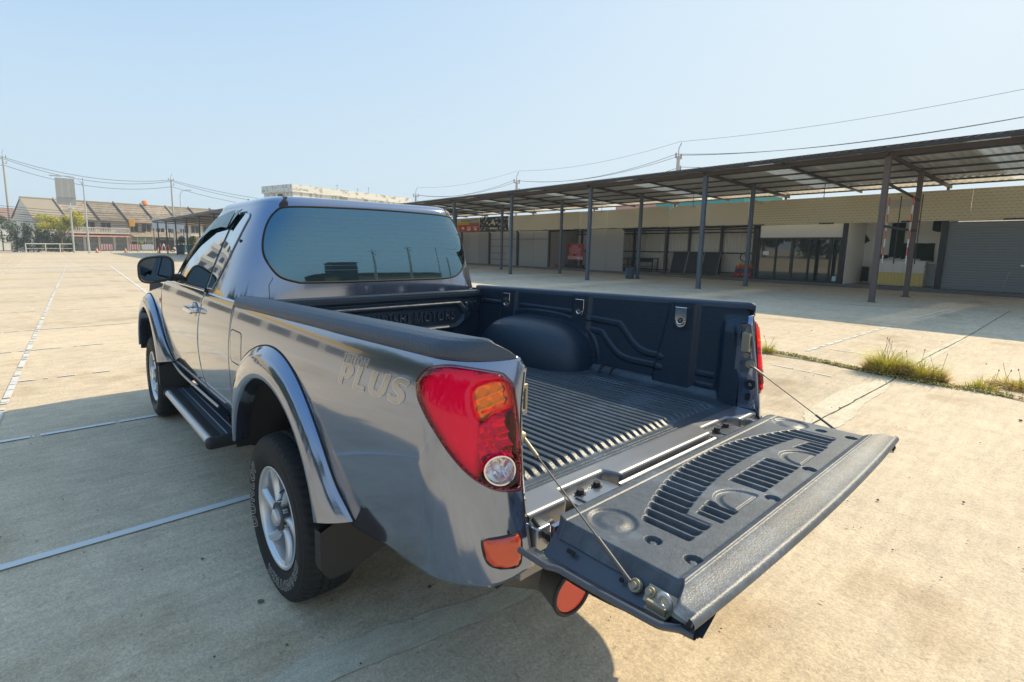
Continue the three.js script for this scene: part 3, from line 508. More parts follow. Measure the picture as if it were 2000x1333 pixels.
const spokeGeo = (() => { // one broad blade that swings from the hub to the rim
  const top = (s, t) => { const r = lerp(0.040, 0.203, s), w = lerp(0.46, 0.20, Math.pow(s, 0.7)) * 0.92 + 0.055 * smooth(0.6, 1, s), tw = 0.34 * Math.pow(s, 1.3), a = tw + (t - 0.5) * w * (1 + 0.15 * Math.sin(s * 3)); const cr = 1 - Math.pow(Math.abs(2 * t - 1), 3); const x = lerp(0.085, 0.091, s) - 0.014 * Math.sin(Math.PI * Math.min(1, s * 1.05)) * 0.4 + 0.008 * cr - 0.012 * Math.pow(Math.abs(2 * t - 1), 6); return [-x, r * Math.cos(a), r * Math.sin(a)]; };
  const skirt = t0 => grid(18, 3, (s, k) => { const q = top(s, t0); return [q[0] + 0.045 * k, q[1], q[2]]; });
  return merge([grid(18, 14, top), skirt(0), skirt(1)]);
})();
function wheel(x, z, side) {
  const W = new THREE.Group(); W.name = 'wheel'; W.position.set(x, 0.356, z); if (side > 0) W.rotation.y = Math.PI; truck.add(W);
  const T = part('tyre', TYRE, M.rubber, W);
  wheelLetters('DUNLOP', 0.250, 0.043, Math.PI * 1.5 + 0.05, 1.4, W); wheelLetters('GRANDTREK', 0.254, 0.038, Math.PI * 0.83, 1.45, W);
  part('rim', rimGeo, M.alloy, W);
  for (let i = 0; i < 6; i++) { const s = part('spoke', spokeGeo, M.alloy, W); s.rotation.x = i * Math.PI / 3 + 0.35; }
  part('hub_cap', merge([new THREE.CylinderGeometry(0.036, 0.040, 0.03, 28).rotateZ(Math.PI / 2).translate(-0.098, 0, 0), new THREE.SphereGeometry(0.034, 24, 10, 0, Math.PI * 2, 0, Math.PI / 2).scale(1, 0.3, 1).rotateZ(Math.PI / 2).translate(-0.112, 0, 0)]), M.alloy, W);
  for (let i = 0; i < 6; i++) { const a = (i + 0.5) * Math.PI / 3 + 0.35; part('wheel_nut', new THREE.CylinderGeometry(0.010, 0.011, 0.02, 6).rotateZ(Math.PI / 2).translate(-0.084, Math.cos(a) * 0.062, Math.sin(a) * 0.062), M.chrome, W); }
  part('brake_drum', merge([new THREE.CylinderGeometry(0.15, 0.15, 0.05, 36).rotateZ(Math.PI / 2).translate(-0.01, 0, 0), new THREE.CylinderGeometry(0.06, 0.07, 0.10, 24).rotateZ(Math.PI / 2).translate(-0.05, 0, 0)]), std(0.10, 0.10, 0.105, 0.5, { metalness: 0.5 }), W);
  part('valve', bar([-0.10, 0.165, 0.10], [-0.118, 0.150, 0.09], 0.004, 8), M.rubber, W);
}
wheel(-0.748, 0, -1); wheel(0.748, 0, 1); wheel(-0.748, -3, -1); wheel(0.748, -3, 1);

// --- bed liner: ribbed floor, side walls with wheel tubs, bulkhead, rail caps
const liner = sub('bed_liner', truck);
const FY = 0.862, ZF0 = -0.47, ZR1 = 1.205;
{
  const pitch = 0.0372, xs = [], zs = [];
  for (let i = 0; i <= 480; i++) xs.push(lerp(-0.72, 0.72, i / 480));
  for (let i = 0; i <= 12; i++) zs.push(lerp(ZF0, -0.36, i / 12)); for (let i = 1; i <= 60; i++) zs.push(lerp(-0.36, 1.10, i / 60)); for (let i = 1; i <= 26; i++) zs.push(lerp(1.10, ZR1, i / 26));
  const hgt = (x, z) => {
    const inner = Math.abs(z - 0.09) < 0.47 ? lerp(0.445, 0.585, smooth(0.36, 0.46, Math.abs(z - 0.07))) : 0.585;
    const m = smooth(inner + 0.012, inner, Math.abs(x)) * smooth(-0.40, -0.375, z), e = smooth(1.152, 1.112, z);
    const w = 0.5 + 0.5 * Math.cos(2 * Math.PI * x / pitch), ridge = smooth(0.03, 0.42, w);
    let h = 0.016 * m * lerp(0, ridge, e) + (1 - m) * 0.012 * smooth(1.16, 1.12, z);
    h += 0.0022 * (smooth(0.004, 0.001, Math.abs(z - 1.163)) + smooth(0.004, 0.001, Math.abs(z - 1.178)));
    h += 0.03 * smooth(0.66, 0.72, Math.abs(x)) ** 2 * smooth(1.19, 1.1, z);
    return h;
  };
  part('liner_floor', grid(xs.length - 1, zs.length - 1, (s, t, i, j) => [xs[i], FY + hgt(xs[i], zs[j]), zs[j], xs[i], zs[j]]), M.linerLit, liner);
}
const bandDist = (P, x, y) => { let m = 1e9; for (let i = 0; i + 1 < P.length; i++) { const a = P[i], b = P[i + 1], dx = b[0] - a[0], dy = b[1] - a[1], t = clamp(((x - a[0]) * dx + (y - a[1]) * dy) / (dx * dx + dy * dy)); m = Math.min(m, Math.hypot(a[0] + dx * t - x, a[1] + dy * t - y)); } return m; };
{
  const B1 = [[0.40, 1.143], [0.585, 1.136], [0.62, 1.10], [0.663, 1.055], [0.70, 1.028], [0.746, 1.013], [0.83, 1.010]], B2 = [[0.40, 1.085], [0.479, 1.079], [0.51, 1.045], [0.563, 0.997], [0.60, 0.975], [0.66, 0.962], [0.83, 0.960]];
  const pil = (z, a, b, e = 0.012) => smooth(a - e, a + e, z) * smooth(b + e, b - e, z);
  const top = z => railY(z) + 0.028;
  const depth = (z, y) => {
    const k = (y - FY) / 0.40; let d = 0.020 * (1 - clamp(k)) ;
    d += 0.020 * Math.max(pil(z, -0.285 - 0.02 * (1 - k), -0.155), pil(z, 0.285 - 0.0 * (1 - k), 0.40), pil(z, 0.855 - 0.07 * (1 - k), 0.985));
    d += 0.042 * smooth(1.085, 1.13, z) * smooth(1.25, 1.17, y);
    d += 0.007 * Math.max(smooth(0.016, 0.010, bandDist(B1, z, y)), smooth(0.016, 0.010, bandDist(B2, z, y)));
    d += 0.007 * pil(z, -0.13, 0.27, 0.008) * Math.max(smooth(0.014, 0.008, Math.abs(y - 1.165)), smooth(0.012, 0.008, Math.abs(y - 1.118)));
    d += 0.007 * pil(z, 1.0, 1.075, 0.008) * Math.max(smooth(0.013, 0.008, Math.abs(y - 0.965)), smooth(0.013, 0.008, Math.abs(y - 0.915)));
    d += 0.010 * pil(z, -0.48, -0.30, 0.01) * smooth(0.014, 0.008, Math.abs(y - 1.165));
    const q = Math.pow(Math.abs((z - 0.065) / 0.382), 2.9) + Math.pow(Math.abs((y - 0.845) / 0.272), 2.9); let r = q < 1 ? 0.285 * Math.pow(1 - q, 1 / 3.4) : 0;
    const q2 = Math.pow(Math.abs((z - 0.065) / 0.425), 3) + Math.pow(Math.abs((y - 0.845) / 0.315), 3); if (q2 < 1) r = Math.max(r, 0.02 * smooth(1, 0.9, q2));
    return Math.max(d, r);
  };
  const g = grid(420, 130, (s, t) => { const z = lerp(-0.50, 1.20, s), y = lerp(FY - 0.01, top(z) - 0.02 * smooth(1.17, 1.2, z), t), d = depth(z, y); return [-(0.738 - d), y, z, z, y]; });
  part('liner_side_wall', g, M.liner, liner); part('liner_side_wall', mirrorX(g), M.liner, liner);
  // caps over the rails
  const pf = [[0.8265, -0.006], [0.834, 0.002], [0.836, 0.014], [0.831, 0.028], [0.818, 0.040], [0.798, 0.0465], [0.765, 0.048], [0.748, 0.046], [0.739, 0.038], [0.7365, 0.02]];
  const cap = grid(150, 36, (s, t) => { // follows the body round the rear corner
    const z = lerp(-0.555, 1.236, 1 - Math.pow(1 - s, 1.6)), k = t * (pf.length - 1), i = Math.min(pf.length - 2, Math.floor(k)), f = k - i;
    const xo = lerp(pf[i][0], pf[i + 1][0], f), yo = lerp(pf[i][1], pf[i + 1][1], f), sa = clamp((z - UC) / (RC - 0.008)), out = 0.834 - RC + RC * Math.sqrt(1 - sa * sa), inn = lerp(0.7365, Math.min(0.7365, out - 0.004), smooth(1.16, 1.236, z));
    const w = (xo - 0.7365) / (0.836 - 0.7365), e = Math.sqrt(Math.max(0, 1 - Math.pow(clamp((z - 1.19) / 0.046), 2)));
    return [-lerp(inn, out, w), Math.min(railY(z), 1.254) - 0.004 + (yo + 0.004) * e, z, z, t * 0.2];
  });
  part('rail_cap', cap, M.railCap, liner); part('rail_cap', mirrorX(cap), M.railCap, liner);
  // front bulkhead
  const tz = [[-0.63, 1.168], [0.55, 1.168], [0.60, 1.118], [0.645, 1.060], [0.56, 1.01], [0.50, 0.985], [-0.56, 0.985], [-0.69, 1.06]];
  const iz = [[-0.59, 1.140], [0.525, 1.140], [0.575, 1.080], [0.565, 1.045], [0.52, 1.012], [-0.54, 1.012], [-0.63, 1.062]];
  const soft = (P, x, y, e) => { const d = bandDist([...P, P[0]], x, y); return inside(P, x, y) ? smooth(-e, e, d) : smooth(e, -e, d); };
  const hb = (x, y) => {
    let h = 0.022 * soft(tz, x, y, 0.010) - 0.020 * soft(iz, x, y, 0.009);
    h += 0.020 * smooth(1.182, 1.196, y);
    for (const sx of [-1, 1]) for (let k = 0; k < 3; k++) { const cx = sx * (0.605 + k * 0.042); h += 0.016 * smooth(0.016, 0.010, Math.abs(x - cx - sx * (1.14 - y) * 0.45)) * smooth(1.095 - k * 0.004, 1.108 - k * 0.004, y) * smooth(1.166, 1.152, y); }
    return h;
  };
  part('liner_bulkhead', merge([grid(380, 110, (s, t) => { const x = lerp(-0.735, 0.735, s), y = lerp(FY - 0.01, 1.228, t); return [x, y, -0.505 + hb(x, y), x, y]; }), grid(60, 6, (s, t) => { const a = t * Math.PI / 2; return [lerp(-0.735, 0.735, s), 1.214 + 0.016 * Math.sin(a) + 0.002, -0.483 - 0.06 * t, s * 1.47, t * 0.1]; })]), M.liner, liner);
  const g0 = new TextGeometry('MITSUBISHI MOTORS', { font, size: 0.066, depth: 0.012, curveSegments: 5, bevelEnabled: true, bevelThickness: 0.003, bevelSize: 0.0012, bevelSegments: 2 });
  g0.computeBoundingBox(); const w0 = g0.boundingBox.max.x; g0.scale(0.80 / w0, 1, 1); g0.translate(0.512 - 0.80, 1.046, -0.505);
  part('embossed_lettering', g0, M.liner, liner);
  // two strap slots at the foot of each wall
  for (const sx of [-1, 1]) for (const z of [0.535, 0.60]) part('strap_slot', tube([[sx * 0.66, FY + 0.012, z - 0.012], [sx * 0.672, FY + 0.034, z - 0.012], [sx * 0.684, FY + 0.05, z - 0.006], [sx * 0.690, FY + 0.058, z + 0.008]], 0.006, 14, 6), M.shut, liner);
}
for (const sx of [-1, 1]) for (const [z, y] of [[-0.222, 1.188], [0.345, 1.198], [0.918, 1.212]]) {
  const H = sub('tie_down_hook', truck), X = sx * 0.714;
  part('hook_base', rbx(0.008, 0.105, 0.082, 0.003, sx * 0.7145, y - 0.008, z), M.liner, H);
  const plate = new THREE.Shape(); plate.moveTo(-0.026, 0.042); plate.lineTo(0.026, 0.042); plate.lineTo(0.026, 0.0); plate.quadraticCurveTo(0.026, -0.046, 0, -0.048); plate.quadraticCurveTo(-0.026, -0.046, -0.026, 0.0); plate.closePath();
  const hole = new THREE.Path(); hole.absellipse(0, -0.018, 0.0135, 0.014, 0, Math.PI * 2, true); plate.holes.push(hole);
  part('hook_plate', new THREE.ExtrudeGeometry(plate, { depth: 0.004, bevelEnabled: true, bevelSize: 0.002, bevelThickness: 0.0015, bevelSegments: 2 }).rotateY(-sx * Math.PI / 2).translate(sx * 0.7085, y, z), M.chrome, H);
  part('hook_ring', new THREE.TorusGeometry(0.0165, 0.0055, 8, 24, Math.PI).rotateZ(Math.PI).rotateY(Math.PI / 2).translate(sx * 0.700, y - 0.018, z), M.chrome, H);
  part('hook_pin', merge([new THREE.CylinderGeometry(0.006, 0.006, 0.01, 10).rotateZ(Math.PI / 2).translate(sx * 0.705, y - 0.016, z)]), M.zinc, H);
}

// --- rear sill with the two hinge pockets
{
  const S = sub('rear_sill', truck), pocket = x => Math.max(smooth(0.022, -0.006, Math.abs(Math.abs(x) - 0.405) - 0.105));
  part('sill_top', grid(240, 26, (s, t) => {
    const x = lerp(-0.67, 0.67, s), p = pocket(x), k = t;
    let z, y; // down the top, over the edge, down the rear face
    const cut = 0.045 * p;
    if (k < 0.55) { const q = k / 0.55; z = lerp(1.2, 1.272 - cut, q); y = 0.868 - 0.003 * q; }
    else if (k < 0.75) { const a = (k - 0.55) / 0.2 * Math.PI / 2; z = 1.272 - cut + 0.012 * Math.sin(a); y = 0.853 + 0.012 * Math.cos(a); }
    else { const q = (k - 0.75) / 0.25; z = 1.284 - cut - 0.004 * q; y = lerp(0.853, 0.765, q); }
    return [x, y, z, x, k];
  }), M.wornPaint, S);
  part('sill_lip', merge([grid(60, 6, (s, t) => { const a = t * Math.PI; return [lerp(-0.30, 0.30, s), 0.832 - 0.012 * Math.cos(a) * -1, 1.288 + 0.012 * Math.sin(a)]; })]), M.wornPaint, S);
  part('sill_lower', bx(1.36, 0.10, 0.05, 0, 0.735, 1.245), M.wornPaint, S);
  for (const sx of [-1, 1]) {
    const Hn = sub('tailgate_hinge', truck);
    part('hinge_leaf', merge([rbx(0.185, 0.006, 0.085, 0.002, sx * 0.405, 0.838, 1.275), rbx(0.115, 0.005, 0.075, 0.002, sx * 0.415, 0.844, 1.305), new THREE.CylinderGeometry(0.010, 0.010, 0.12, 12).rotateZ(Math.PI / 2).translate(sx * 0.415, 0.838, 1.325)]), M.steel, Hn);
    for (const dx of [-0.045, 0.03]) part('bolt', merge([new THREE.CylinderGeometry(0.011, 0.012, 0.014, 6).translate(sx * 0.405 + dx, 0.853, 1.268), new THREE.CylinderGeometry(0.016, 0.016, 0.003, 16).translate(sx * 0.405 + dx, 0.846, 1.268)]), M.plastic, Hn);
    part('corner_bracket', merge([rbx(0.05, 0.07, 0.07, 0.008, sx * 0.645, 0.805, 1.28), rbx(0.07, 0.03, 0.05, 0.006, sx * 0.60, 0.80, 1.31)]), M.steel, Hn);
    part('check_link', merge([tube([[sx * 0.665, 0.855, 1.29], [sx * 0.655, 0.83, 1.31], [sx * 0.64, 0.815, 1.325]], 0.006, 12, 8), new THREE.SphereGeometry(0.012, 10, 8).translate(sx * 0.64, 0.815, 1.325)]), M.shut, Hn);
  }
}

// --- tailgate, let down level
{
  const T = sub('tailgate', truck), TY = 0.880, nx = 560, nz = 210, zIn = 1.342, zOut = 1.742;
  const halfW = z => 0.660 + 0.068 * smooth(1.655, 1.70, z);
  const pitch = 0.0378;
  const slot = (x, ph = 0) => { const f = Math.abs((((x - ph) / pitch) % 1 + 1) % 1 - 0.5) * 2; return smooth(0.22, 0.52, f); }; // 1 in a slot
  const inBand = (v, a, b, e) => smooth(a - e, a + e, v) * smooth(b + e, b - e, v);
  const holes = [[-0.553, 1.545], [-0.553, 1.636], [-0.125, 1.630], [0.158, 1.627], [0.572, 1.536], [0.574, 1.625]];
  const hT = (x, z) => {
    let h = 0; const xa = x + 0.028, za = z - 0.014; // as read off the photograph
    const zo = 1.366 + 0.40 * (xa - 0.05) ** 2, zi = 1.458 + 0.27 * (xa - 0.10) ** 2;
    const side = smooth(0.515, 0.50, Math.abs(xa - 0.045)), m1 = smooth(zo - 0.006, zo + 0.006, za) * smooth(Math.min(zi, 1.578) + 0.006, Math.min(zi, 1.578) - 0.006, za) * side;
    let endFill = 0; if (Math.abs(xa - 0.045) > 0.40) endFill = smooth(zo - 0.006, zo + 0.006, za) * smooth(1.584, 1.572, za) * side;
    const mA = Math.max(m1, endFill); h -= mA * (0.003 + 0.023 * slot(xa));
    const m2 = inBand(xa, -0.085, 0.185, 0.003) * inBand(za, 1.503, 1.586, 0.005), m3 = inBand(xa, -0.330, -0.240, 0.003) * inBand(za, 1.535 - 0.13 * (xa + 0.33), 1.588, 0.005), m4 = inBand(xa, 0.345, 0.432, 0.003) * inBand(za, 1.523 + 0.16 * (xa - 0.345), 1.586, 0.005);
    h -= Math.max(m2, m3, m4) * 0.023 * slot(xa, -0.085 - pitch * 0.5);
    for (const cx of [-0.180, 0.262]) { const r = Math.hypot(xa - cx, (za - 1.583) * 1.02); if (za < 1.586) h -= 0.0055 * smooth(0.0125, 0.004, Math.abs(r - 0.064)); h -= 0.003 * smooth(0.004, 0.001, Math.abs(za - 1.586)) * smooth(0.07, 0.06, Math.abs(xa - cx)); }
    for (const [cx, cz] of [[-0.521, 1.425], [0.60, 1.425]]) { const r = Math.hypot(xa - cx, za - cz); h -= 0.006 * smooth(0.060, 0.048, r) * smooth(0.022, 0.048, r); }
    for (const [cx, cz] of holes) { const r = Math.hypot(x - cx, z - cz); h -= 0.013 * smooth(0.0185, 0.0145, r); h += 0.006 * smooth(0.0095, 0.0085, r); }
    h += 0.007 * smooth(1.646, 1.658, z) + 0.003 * smooth(0.006, 0.001, Math.abs(z - 1.664)) - 0.006 * smooth(1.662, 1.735, z);
    h -= 0.0025 * smooth(0.003, 0.001, Math.abs(z - 1.372)) + 0.004 * smooth(1.352, 1.342, z);
    h += 0.0015 * (fbm(x * 5, z * 5, 2) - 0.5);
    return h;
  };
  const surf = (x, z) => TY + hT(x, z);
  part('tailgate_liner', grid(nx, nz + 18, (s, t, i, j) => {
    const bow = -0.016 * (2 * s - 1) ** 2;
    if (j <= nz) { const z = lerp(zIn, zOut - 0.012 + bow * 0, j / nz), w = halfW(z), k = 2 * s - 1, x = k * w, over = Math.max(0, Math.abs(x) - (w - 0.022)), zz = z + (z > 1.66 ? bow * smooth(1.66, 1.73, z) : 0);
      const rc = 0.03 * (Math.max(0, (0.03 - (z - zIn)) / 0.03) ** 2) * Math.max(0, Math.abs(k) - 0.93) / 0.07;
      return [x - Math.sign(x) * rc, surf(x, z) - 1.35 * over * smooth(1.69, 1.66, z) - 0.4 * over, zz, x, zz]; }
    const a = (j - nz) / 18, z1 = zOut - 0.012, x = (2 * s - 1) * halfW(z1), y1 = surf(x, z1), th = a * Math.PI * 0.9; // rolled outer edge
    return [x, y1 - 0.013 * (1 - Math.cos(th)), z1 + bow + 0.013 * Math.sin(th), x, z1 + 0.05 * a];
  }), M.gateLinerLit, T);
  part('outer_skin', merge([grid(60, 30, (s, t) => { const z = lerp(1.335, 1.698, t) - 0.014 * (2 * s - 1) ** 2 * t, x = lerp(-0.712, 0.712, s); return [x, 0.800 + 0.03 * t * t - 0.012 * Math.sin(t * Math.PI), z]; }), bx(1.30, 0.05, 0.012, 0, 0.83, 1.342)]), M.paint, T);
  for (const sx of [-1, 1]) {
    const E = x => sx * x;
    part('end_panel', merge([
      grid(60, 10, (s, t) => { const z = lerp(1.350, 1.725, s); return [E(lerp(0.640, 0.690, t)), lerp(0.855, 0.806 + 0.022 * s * s, Math.pow(t, 0.9)), z]; }),
      grid(60, 14, (s, t) => { const z = lerp(1.322, 1.722, s), wob = 0.012 * smooth(1.40, 1.43, z) + 0.018 * smooth(1.66, 1.70, z), a = t * Math.PI; return [E(0.690 + 0.052 * t * 1 - wob * t), 0.806 + 0.022 * s * s + 0.016 * smooth(0.55, 0.95, t) + 0.004 * Math.sin(a), z]; }),
      tube(Array.from({ length: 30 }, (_, i) => { const s = i / 29, z = lerp(1.322, 1.722, s), wob = 0.012 * smooth(1.40, 1.43, z) + 0.018 * smooth(1.66, 1.70, z); return [E(0.742 - wob), 0.820 + 0.022 * s * s, z]; }), 0.0075, 80, 8),
      grid(10, 10, (s, t) => [E(lerp(0.645, 0.705, s)), lerp(0.820, 0.860, t), 1.698 + 0.004 * t])]), M.innerPaint, T);
    const z0 = 1.55;
    const bolt = (z, y, x, r, name, m) => part(name, merge([new THREE.CylinderGeometry(r, r * 1.15, 0.008, 20).rotateZ(Math.PI / 2 + sx * 0.5).translate(E(x), y, z), new THREE.CylinderGeometry(r * 0.55, r * 0.6, 0.014, 14).rotateZ(Math.PI / 2 + sx * 0.5).translate(E(x + 0.004), y + 0.002, z)]), m, T);
    bolt(1.578, 0.842, 0.672, 0.013, 'cable_stud', M.zinc); bolt(1.612, 0.846, 0.672, 0.010, 'cross_screw', M.zinc); bolt(1.688, 0.842, 0.676, 0.012, 'cross_screw', M.zinc);
    const L = part('latch_plate', merge([rbx(0.004, 0.036, 0.10, 0.002, E(0.671), 0.842, 1.652, 0, 0, sx * 0.8), rbx(0.03, 0.006, 0.045, 0.002, E(0.690), 0.832, 1.640), rbx(0.008, 0.03, 0.04, 0.002, E(0.700), 0.836, 1.640)]), M.zinc, T);
    part('latch_tongue', merge([new THREE.TorusGeometry(0.010, 0.004, 8, 20).scale(1.2, 1.4, 1).rotateY(Math.PI / 2).translate(E(0.684), 0.852, 1.648)]), std(0.55, 0.58, 0.62, 0.3, { metalness: 0.5 }), T);
    part('slot_hole', bx(0.004, 0.010, 0.02, E(0.676), 0.836, 1.418, 0, 0, sx * 0.75), M.shut, T);
    part('slot_hole', new THREE.CylinderGeometry(0.005, 0.005, 0.004, 12).rotateZ(Math.PI / 2 + sx * 0.6).translate(E(0.674), 0.838, 1.548), M.shut, T);
    const cab = sub('tailgate_cable', truck), A = V3(E(0.664), 1.055, 1.245), B = V3(E(0.682), 0.852, 1.572), d = B.clone().sub(A).normalize(), at = k => A.clone().addScaledVector(d, k).toArray(), len = A.distanceTo(B);
    part('wire', bar(at(0.05), at(len - 0.08), 0.0020, 8), M.cable, cab);
    part('end_sleeve', bar(at(0.0), at(0.065), 0.005, 10), M.zinc, cab); part('end_sleeve', bar(at(len - 0.10), at(len), 0.0045, 10), M.cable, cab);
  }
}
// --- bumper end pieces with a round red reflector each
for (const sx of [-1, 1]) {
  const B = sub('bumper_end', truck), pts = [[0.725, 0.632, 1.04], [0.64, 0.605, 1.095], [0.54, 0.580, 1.115], [0.452, 0.562, 1.165], [0.464, 0.556, 1.268]], cv = new THREE.CatmullRomCurve3(pts.map(p => V3(sx * p[0], p[1], p[2])));
  const fr = cv.computeFrenetFrames(40, false);
  part('bumper_horn', grid(40, 20, (s, t, i) => { const p = cv.getPoint(s), a = t * Math.PI * 2, r = lerp(0.006, 0.064, Math.pow(s, 0.45)) * (1 + 0.08 * s), n = fr.normals[i], b = fr.binormals[i]; const q = p.clone().addScaledVector(n, Math.cos(a) * r).addScaledVector(b, Math.sin(a) * r); return [q.x, q.y, q.z]; }), M.horn, B);
  const end = cv.getPoint(1), dir = cv.getTangent(1).normalize(), Q = new THREE.Quaternion().setFromUnitVectors(V3(0, 0, 1), dir);
  const put = g => g.applyQuaternion(Q).translate(end.x, end.y, end.z);
  part('reflector_rim', put(new THREE.TorusGeometry(0.066, 0.006, 10, 40)), M.plastic, B);
  part('reflector_disc', put(new THREE.CylinderGeometry(0.059, 0.059, 0.012, 36).rotateX(Math.PI / 2).translate(0, 0, -0.006)), M.discRed, B);
  part('bumper_bracket', bar([sx * 0.46, 0.51, 1.16], [sx * 0.46, 0.60, 1.02], 0.02, 8), M.shut, B); part('bumper_stay', merge([tube([[sx * 0.66, 0.60, 1.16], [sx * 0.64, 0.63, 1.18], [sx * 0.60, 0.66, 1.16]], 0.008, 10, 6)]), M.shut, B);
}
part('tow_eye', merge([new THREE.CylinderGeometry(0.055, 0.055, 0.05, 20).rotateZ(Math.PI / 2).translate(-0.36, 0.47, 1.06), bx(0.05, 0.12, 0.05, -0.36, 0.54, 1.03)]), M.shut, truck);
truck.rotation.z = -0.006;

// ---------------------------------------------------------------- the lot: concrete, joints, paint, weeds
const concreteMap = dataTex(2048, (u, v, i, j) => {
  const x = u * 8, y = v * 8; // 8 periods across a 5 m tile
  const big = fbm(x * 0.5, y * 0.5, 5, 4), mid = fbm(x * 6 + 3, y * 6, 4, 48), fine = vnoise(x * 96, y * 96, 768), grit = H2(i, j), streak = fbm(x * 3, y * 20 + 7, 3, 24);
  let k = 0.87 + 0.09 * (big - 0.5) + 0.09 * (mid - 0.5) + 0.13 * (fine - 0.5) + 0.14 * (grit - 0.5) + 0.10 * (streak - 0.5);
  const pit = vnoise(x * 40 + 11, y * 40 + 5, 320); if (pit > 0.90) k -= 0.9 * (pit - 0.90) * 4 * 0.5;
  const stain = fbm(x * 1.0 + 20, y * 1.0 + 9, 4, 8), w = 0.7 * smooth(0.58, 0.78, stain);
  return [234 * k * (1 - 0.10 * w), 219 * k * (1 - 0.13 * w), 191 * k * (1 - 0.17 * w)];
});
const concreteBump = dataTex(1024, (u, v, i, j) => { const h = 255 * (0.5 * fbm(u * 64, v * 64, 3, 64) + 0.35 * vnoise(u * 256, v * 256, 256) + 0.15 * H2(i, j)); return [h, h, h]; }, false);
const groundMat = new THREE.MeshStandardMaterial({ map: concreteMap, bumpMap: concreteBump, bumpScale: 0.004, roughness: 0.88, vertexColors: true, side: THREE.DoubleSide });
{
  const ax = c => { const o = []; for (let i = -140; i <= 140; i++) { const t = i / 140; o.push(c + 60 * t * 0.75 + Math.sign(t) * 700 * Math.pow(Math.abs(t), 9)); } return o; };
  const X = ax(4), Z = ax(-6), col = [];
  const g = grid(X.length - 1, Z.length - 1, (s, t, i, j) => { const x = X[i], z = Z[j]; const a = fbm(x * 0.21 + 50, z * 0.33 + 80, 4), b = fbm(x * 0.9 + 5, z * 0.7 + 31, 3); const k = 0.92 + 0.20 * (a - 0.5) + 0.10 * (b - 0.5), w = smooth(0.45, 0.7, fbm(x * 0.13 + 9, z * 0.12 + 2, 3)); col.push(1.07 * k * (1 - 0.03 * w), 1.005 * k, 0.96 * k * (1 + 0.07 * w)); return [x, 0, z, x / 5, z / 5]; });
  g.setAttribute('color', new THREE.Float32BufferAttribute(col, 3));
  struct('concrete_ground', g, groundMat);
}
const worn = dataTex(512, (u, v) => { const a = fbm(u * 24, v * 24, 4, 24), b = fbm(u * 5, v * 5, 3, 5); const h = a * 0.6 + b * 0.4 > 0.33 ? 255 : 0; return [h, h, h]; }, false);
const wornHard = dataTex(512, (u, v) => { const a = fbm(u * 30 + 4, v * 30, 4, 30), b = fbm(u * 6, v * 6 + 2, 3, 6); const h = a * 0.6 + b * 0.4 > 0.38 ? 255 : 0; return [h, h, h]; }, false);
const paintMark = std(0.74, 0.73, 0.70, 0.75, { alphaMap: worn, alphaTest: 0.5 }), paintFaint = std(0.64, 0.625, 0.585, 0.8, { alphaMap: wornHard, alphaTest: 0.5 });
const jointMat = std(0.045, 0.042, 0.038, 0.95), jointPale = std(0.58, 0.56, 0.52, 0.9);
function strip(pts, w, y, wob = 0) { // ribbon along pts on the ground
  const P = []; for (let i = 0; i + 1 < pts.length; i++) { const a = pts[i], b = pts[i + 1], L = Math.hypot(b[0] - a[0], b[1] - a[1]), n = Math.max(1, Math.ceil(L / (wob ? 0.05 : 2))); for (let k = 0; k < n; k++) P.push([lerp(a[0], b[0], k / n), lerp(a[1], b[1], k / n)]); } P.push(pts[pts.length - 1]);
  let acc = 0; return grid(P.length - 1, 1, (s, t, i, j) => { const a = P[Math.max(0, i - 1)], b = P[Math.min(P.length - 1, i + 1)], dx = b[0] - a[0], dz = b[1] - a[1], l = Math.hypot(dx, dz) || 1, n = wob * (fbm(i * 0.23, 7.7 + pts[0][0], 3) - 0.5) * 2, ww = w * (wob ? 0.5 + fbm(i * 0.4, 3.1, 2) : 1); const o = (j - 0.5) * ww + n; return [P[i][0] - dz / l * o, y, P[i][1] + dx / l * o, P[i][0] / 1.2, P[i][1] / 1.2]; });
}
const markings = [ // bay lines of the car park
  [[[-8, -1.02], [-0.6, -0.975], [0.6, -0.95]], 0.055, 1], [[[-8, -3.12], [-0.8, -3.0], [3, -2.9]], 0.05, 1], [[[-1.99, -2.9], [-1.9, -4.6], [-1.66, -9.6], [-0.3, -38]], 0.06, 0], [[[0.55, -9.5], [0.87, -15.4], [1.87, -36.8]], 0.06, 1], [[[-3.4, -20], [-2.97, -28.9], [-2.5, -43.6]], 0.06, 0],
  [[[13.0, -2.04], [16.1, -1.845]], 0.05, 0], [[[13.3, -0.34], [16.45, -0.16]], 0.05, 0], [[[7.2, -0.49], [11.6, -0.355]], 0.055, 0], [[[7.68, -0.33], [7.65, 0.3]], 0.03, 0], [[[17.95, -22], [17.7, -11.2], [17.24, -9.1], [16.95, -4.9], [16.85, -2.9]], 0.06, 1],
  [[[-8, -7.25], [-0.9, -7.19]], 0.045, 0], [[[-8, -5.25], [-1.0, -5.16]], 0.045, 0], [[[-8, -9.4], [-0.5, -9.3], [1, -9.25]], 0.045, 0], [[[-8, -12.6], [0.3, -12.3]], 0.045, 0], [[[-9, -16.2], [1, -15.9]], 0.045, 0], [[[5.82, -0.46], [5.70, 0.25]], 0.03, 0], [[[4.6, -38], [3.6, -24], [2.9, -14]], 0.06, 0], [[[13.2, -0.27], [13.43, 0.26]], 0.03, 0],
];
markings.forEach(([p, w, s]) => struct('painted_line', strip(p, w, 0.008), s ? paintMark : paintFaint));
struct('slab_joint', strip([[0.9, 0.66], [1.5, 0.66], [3.8, 0.69], [5.98, 0.744], [8.05, 0.72], [10.6, 0.79], [17.4, 0.85]], 0.010, 0.0085, 0.012), jointMat);
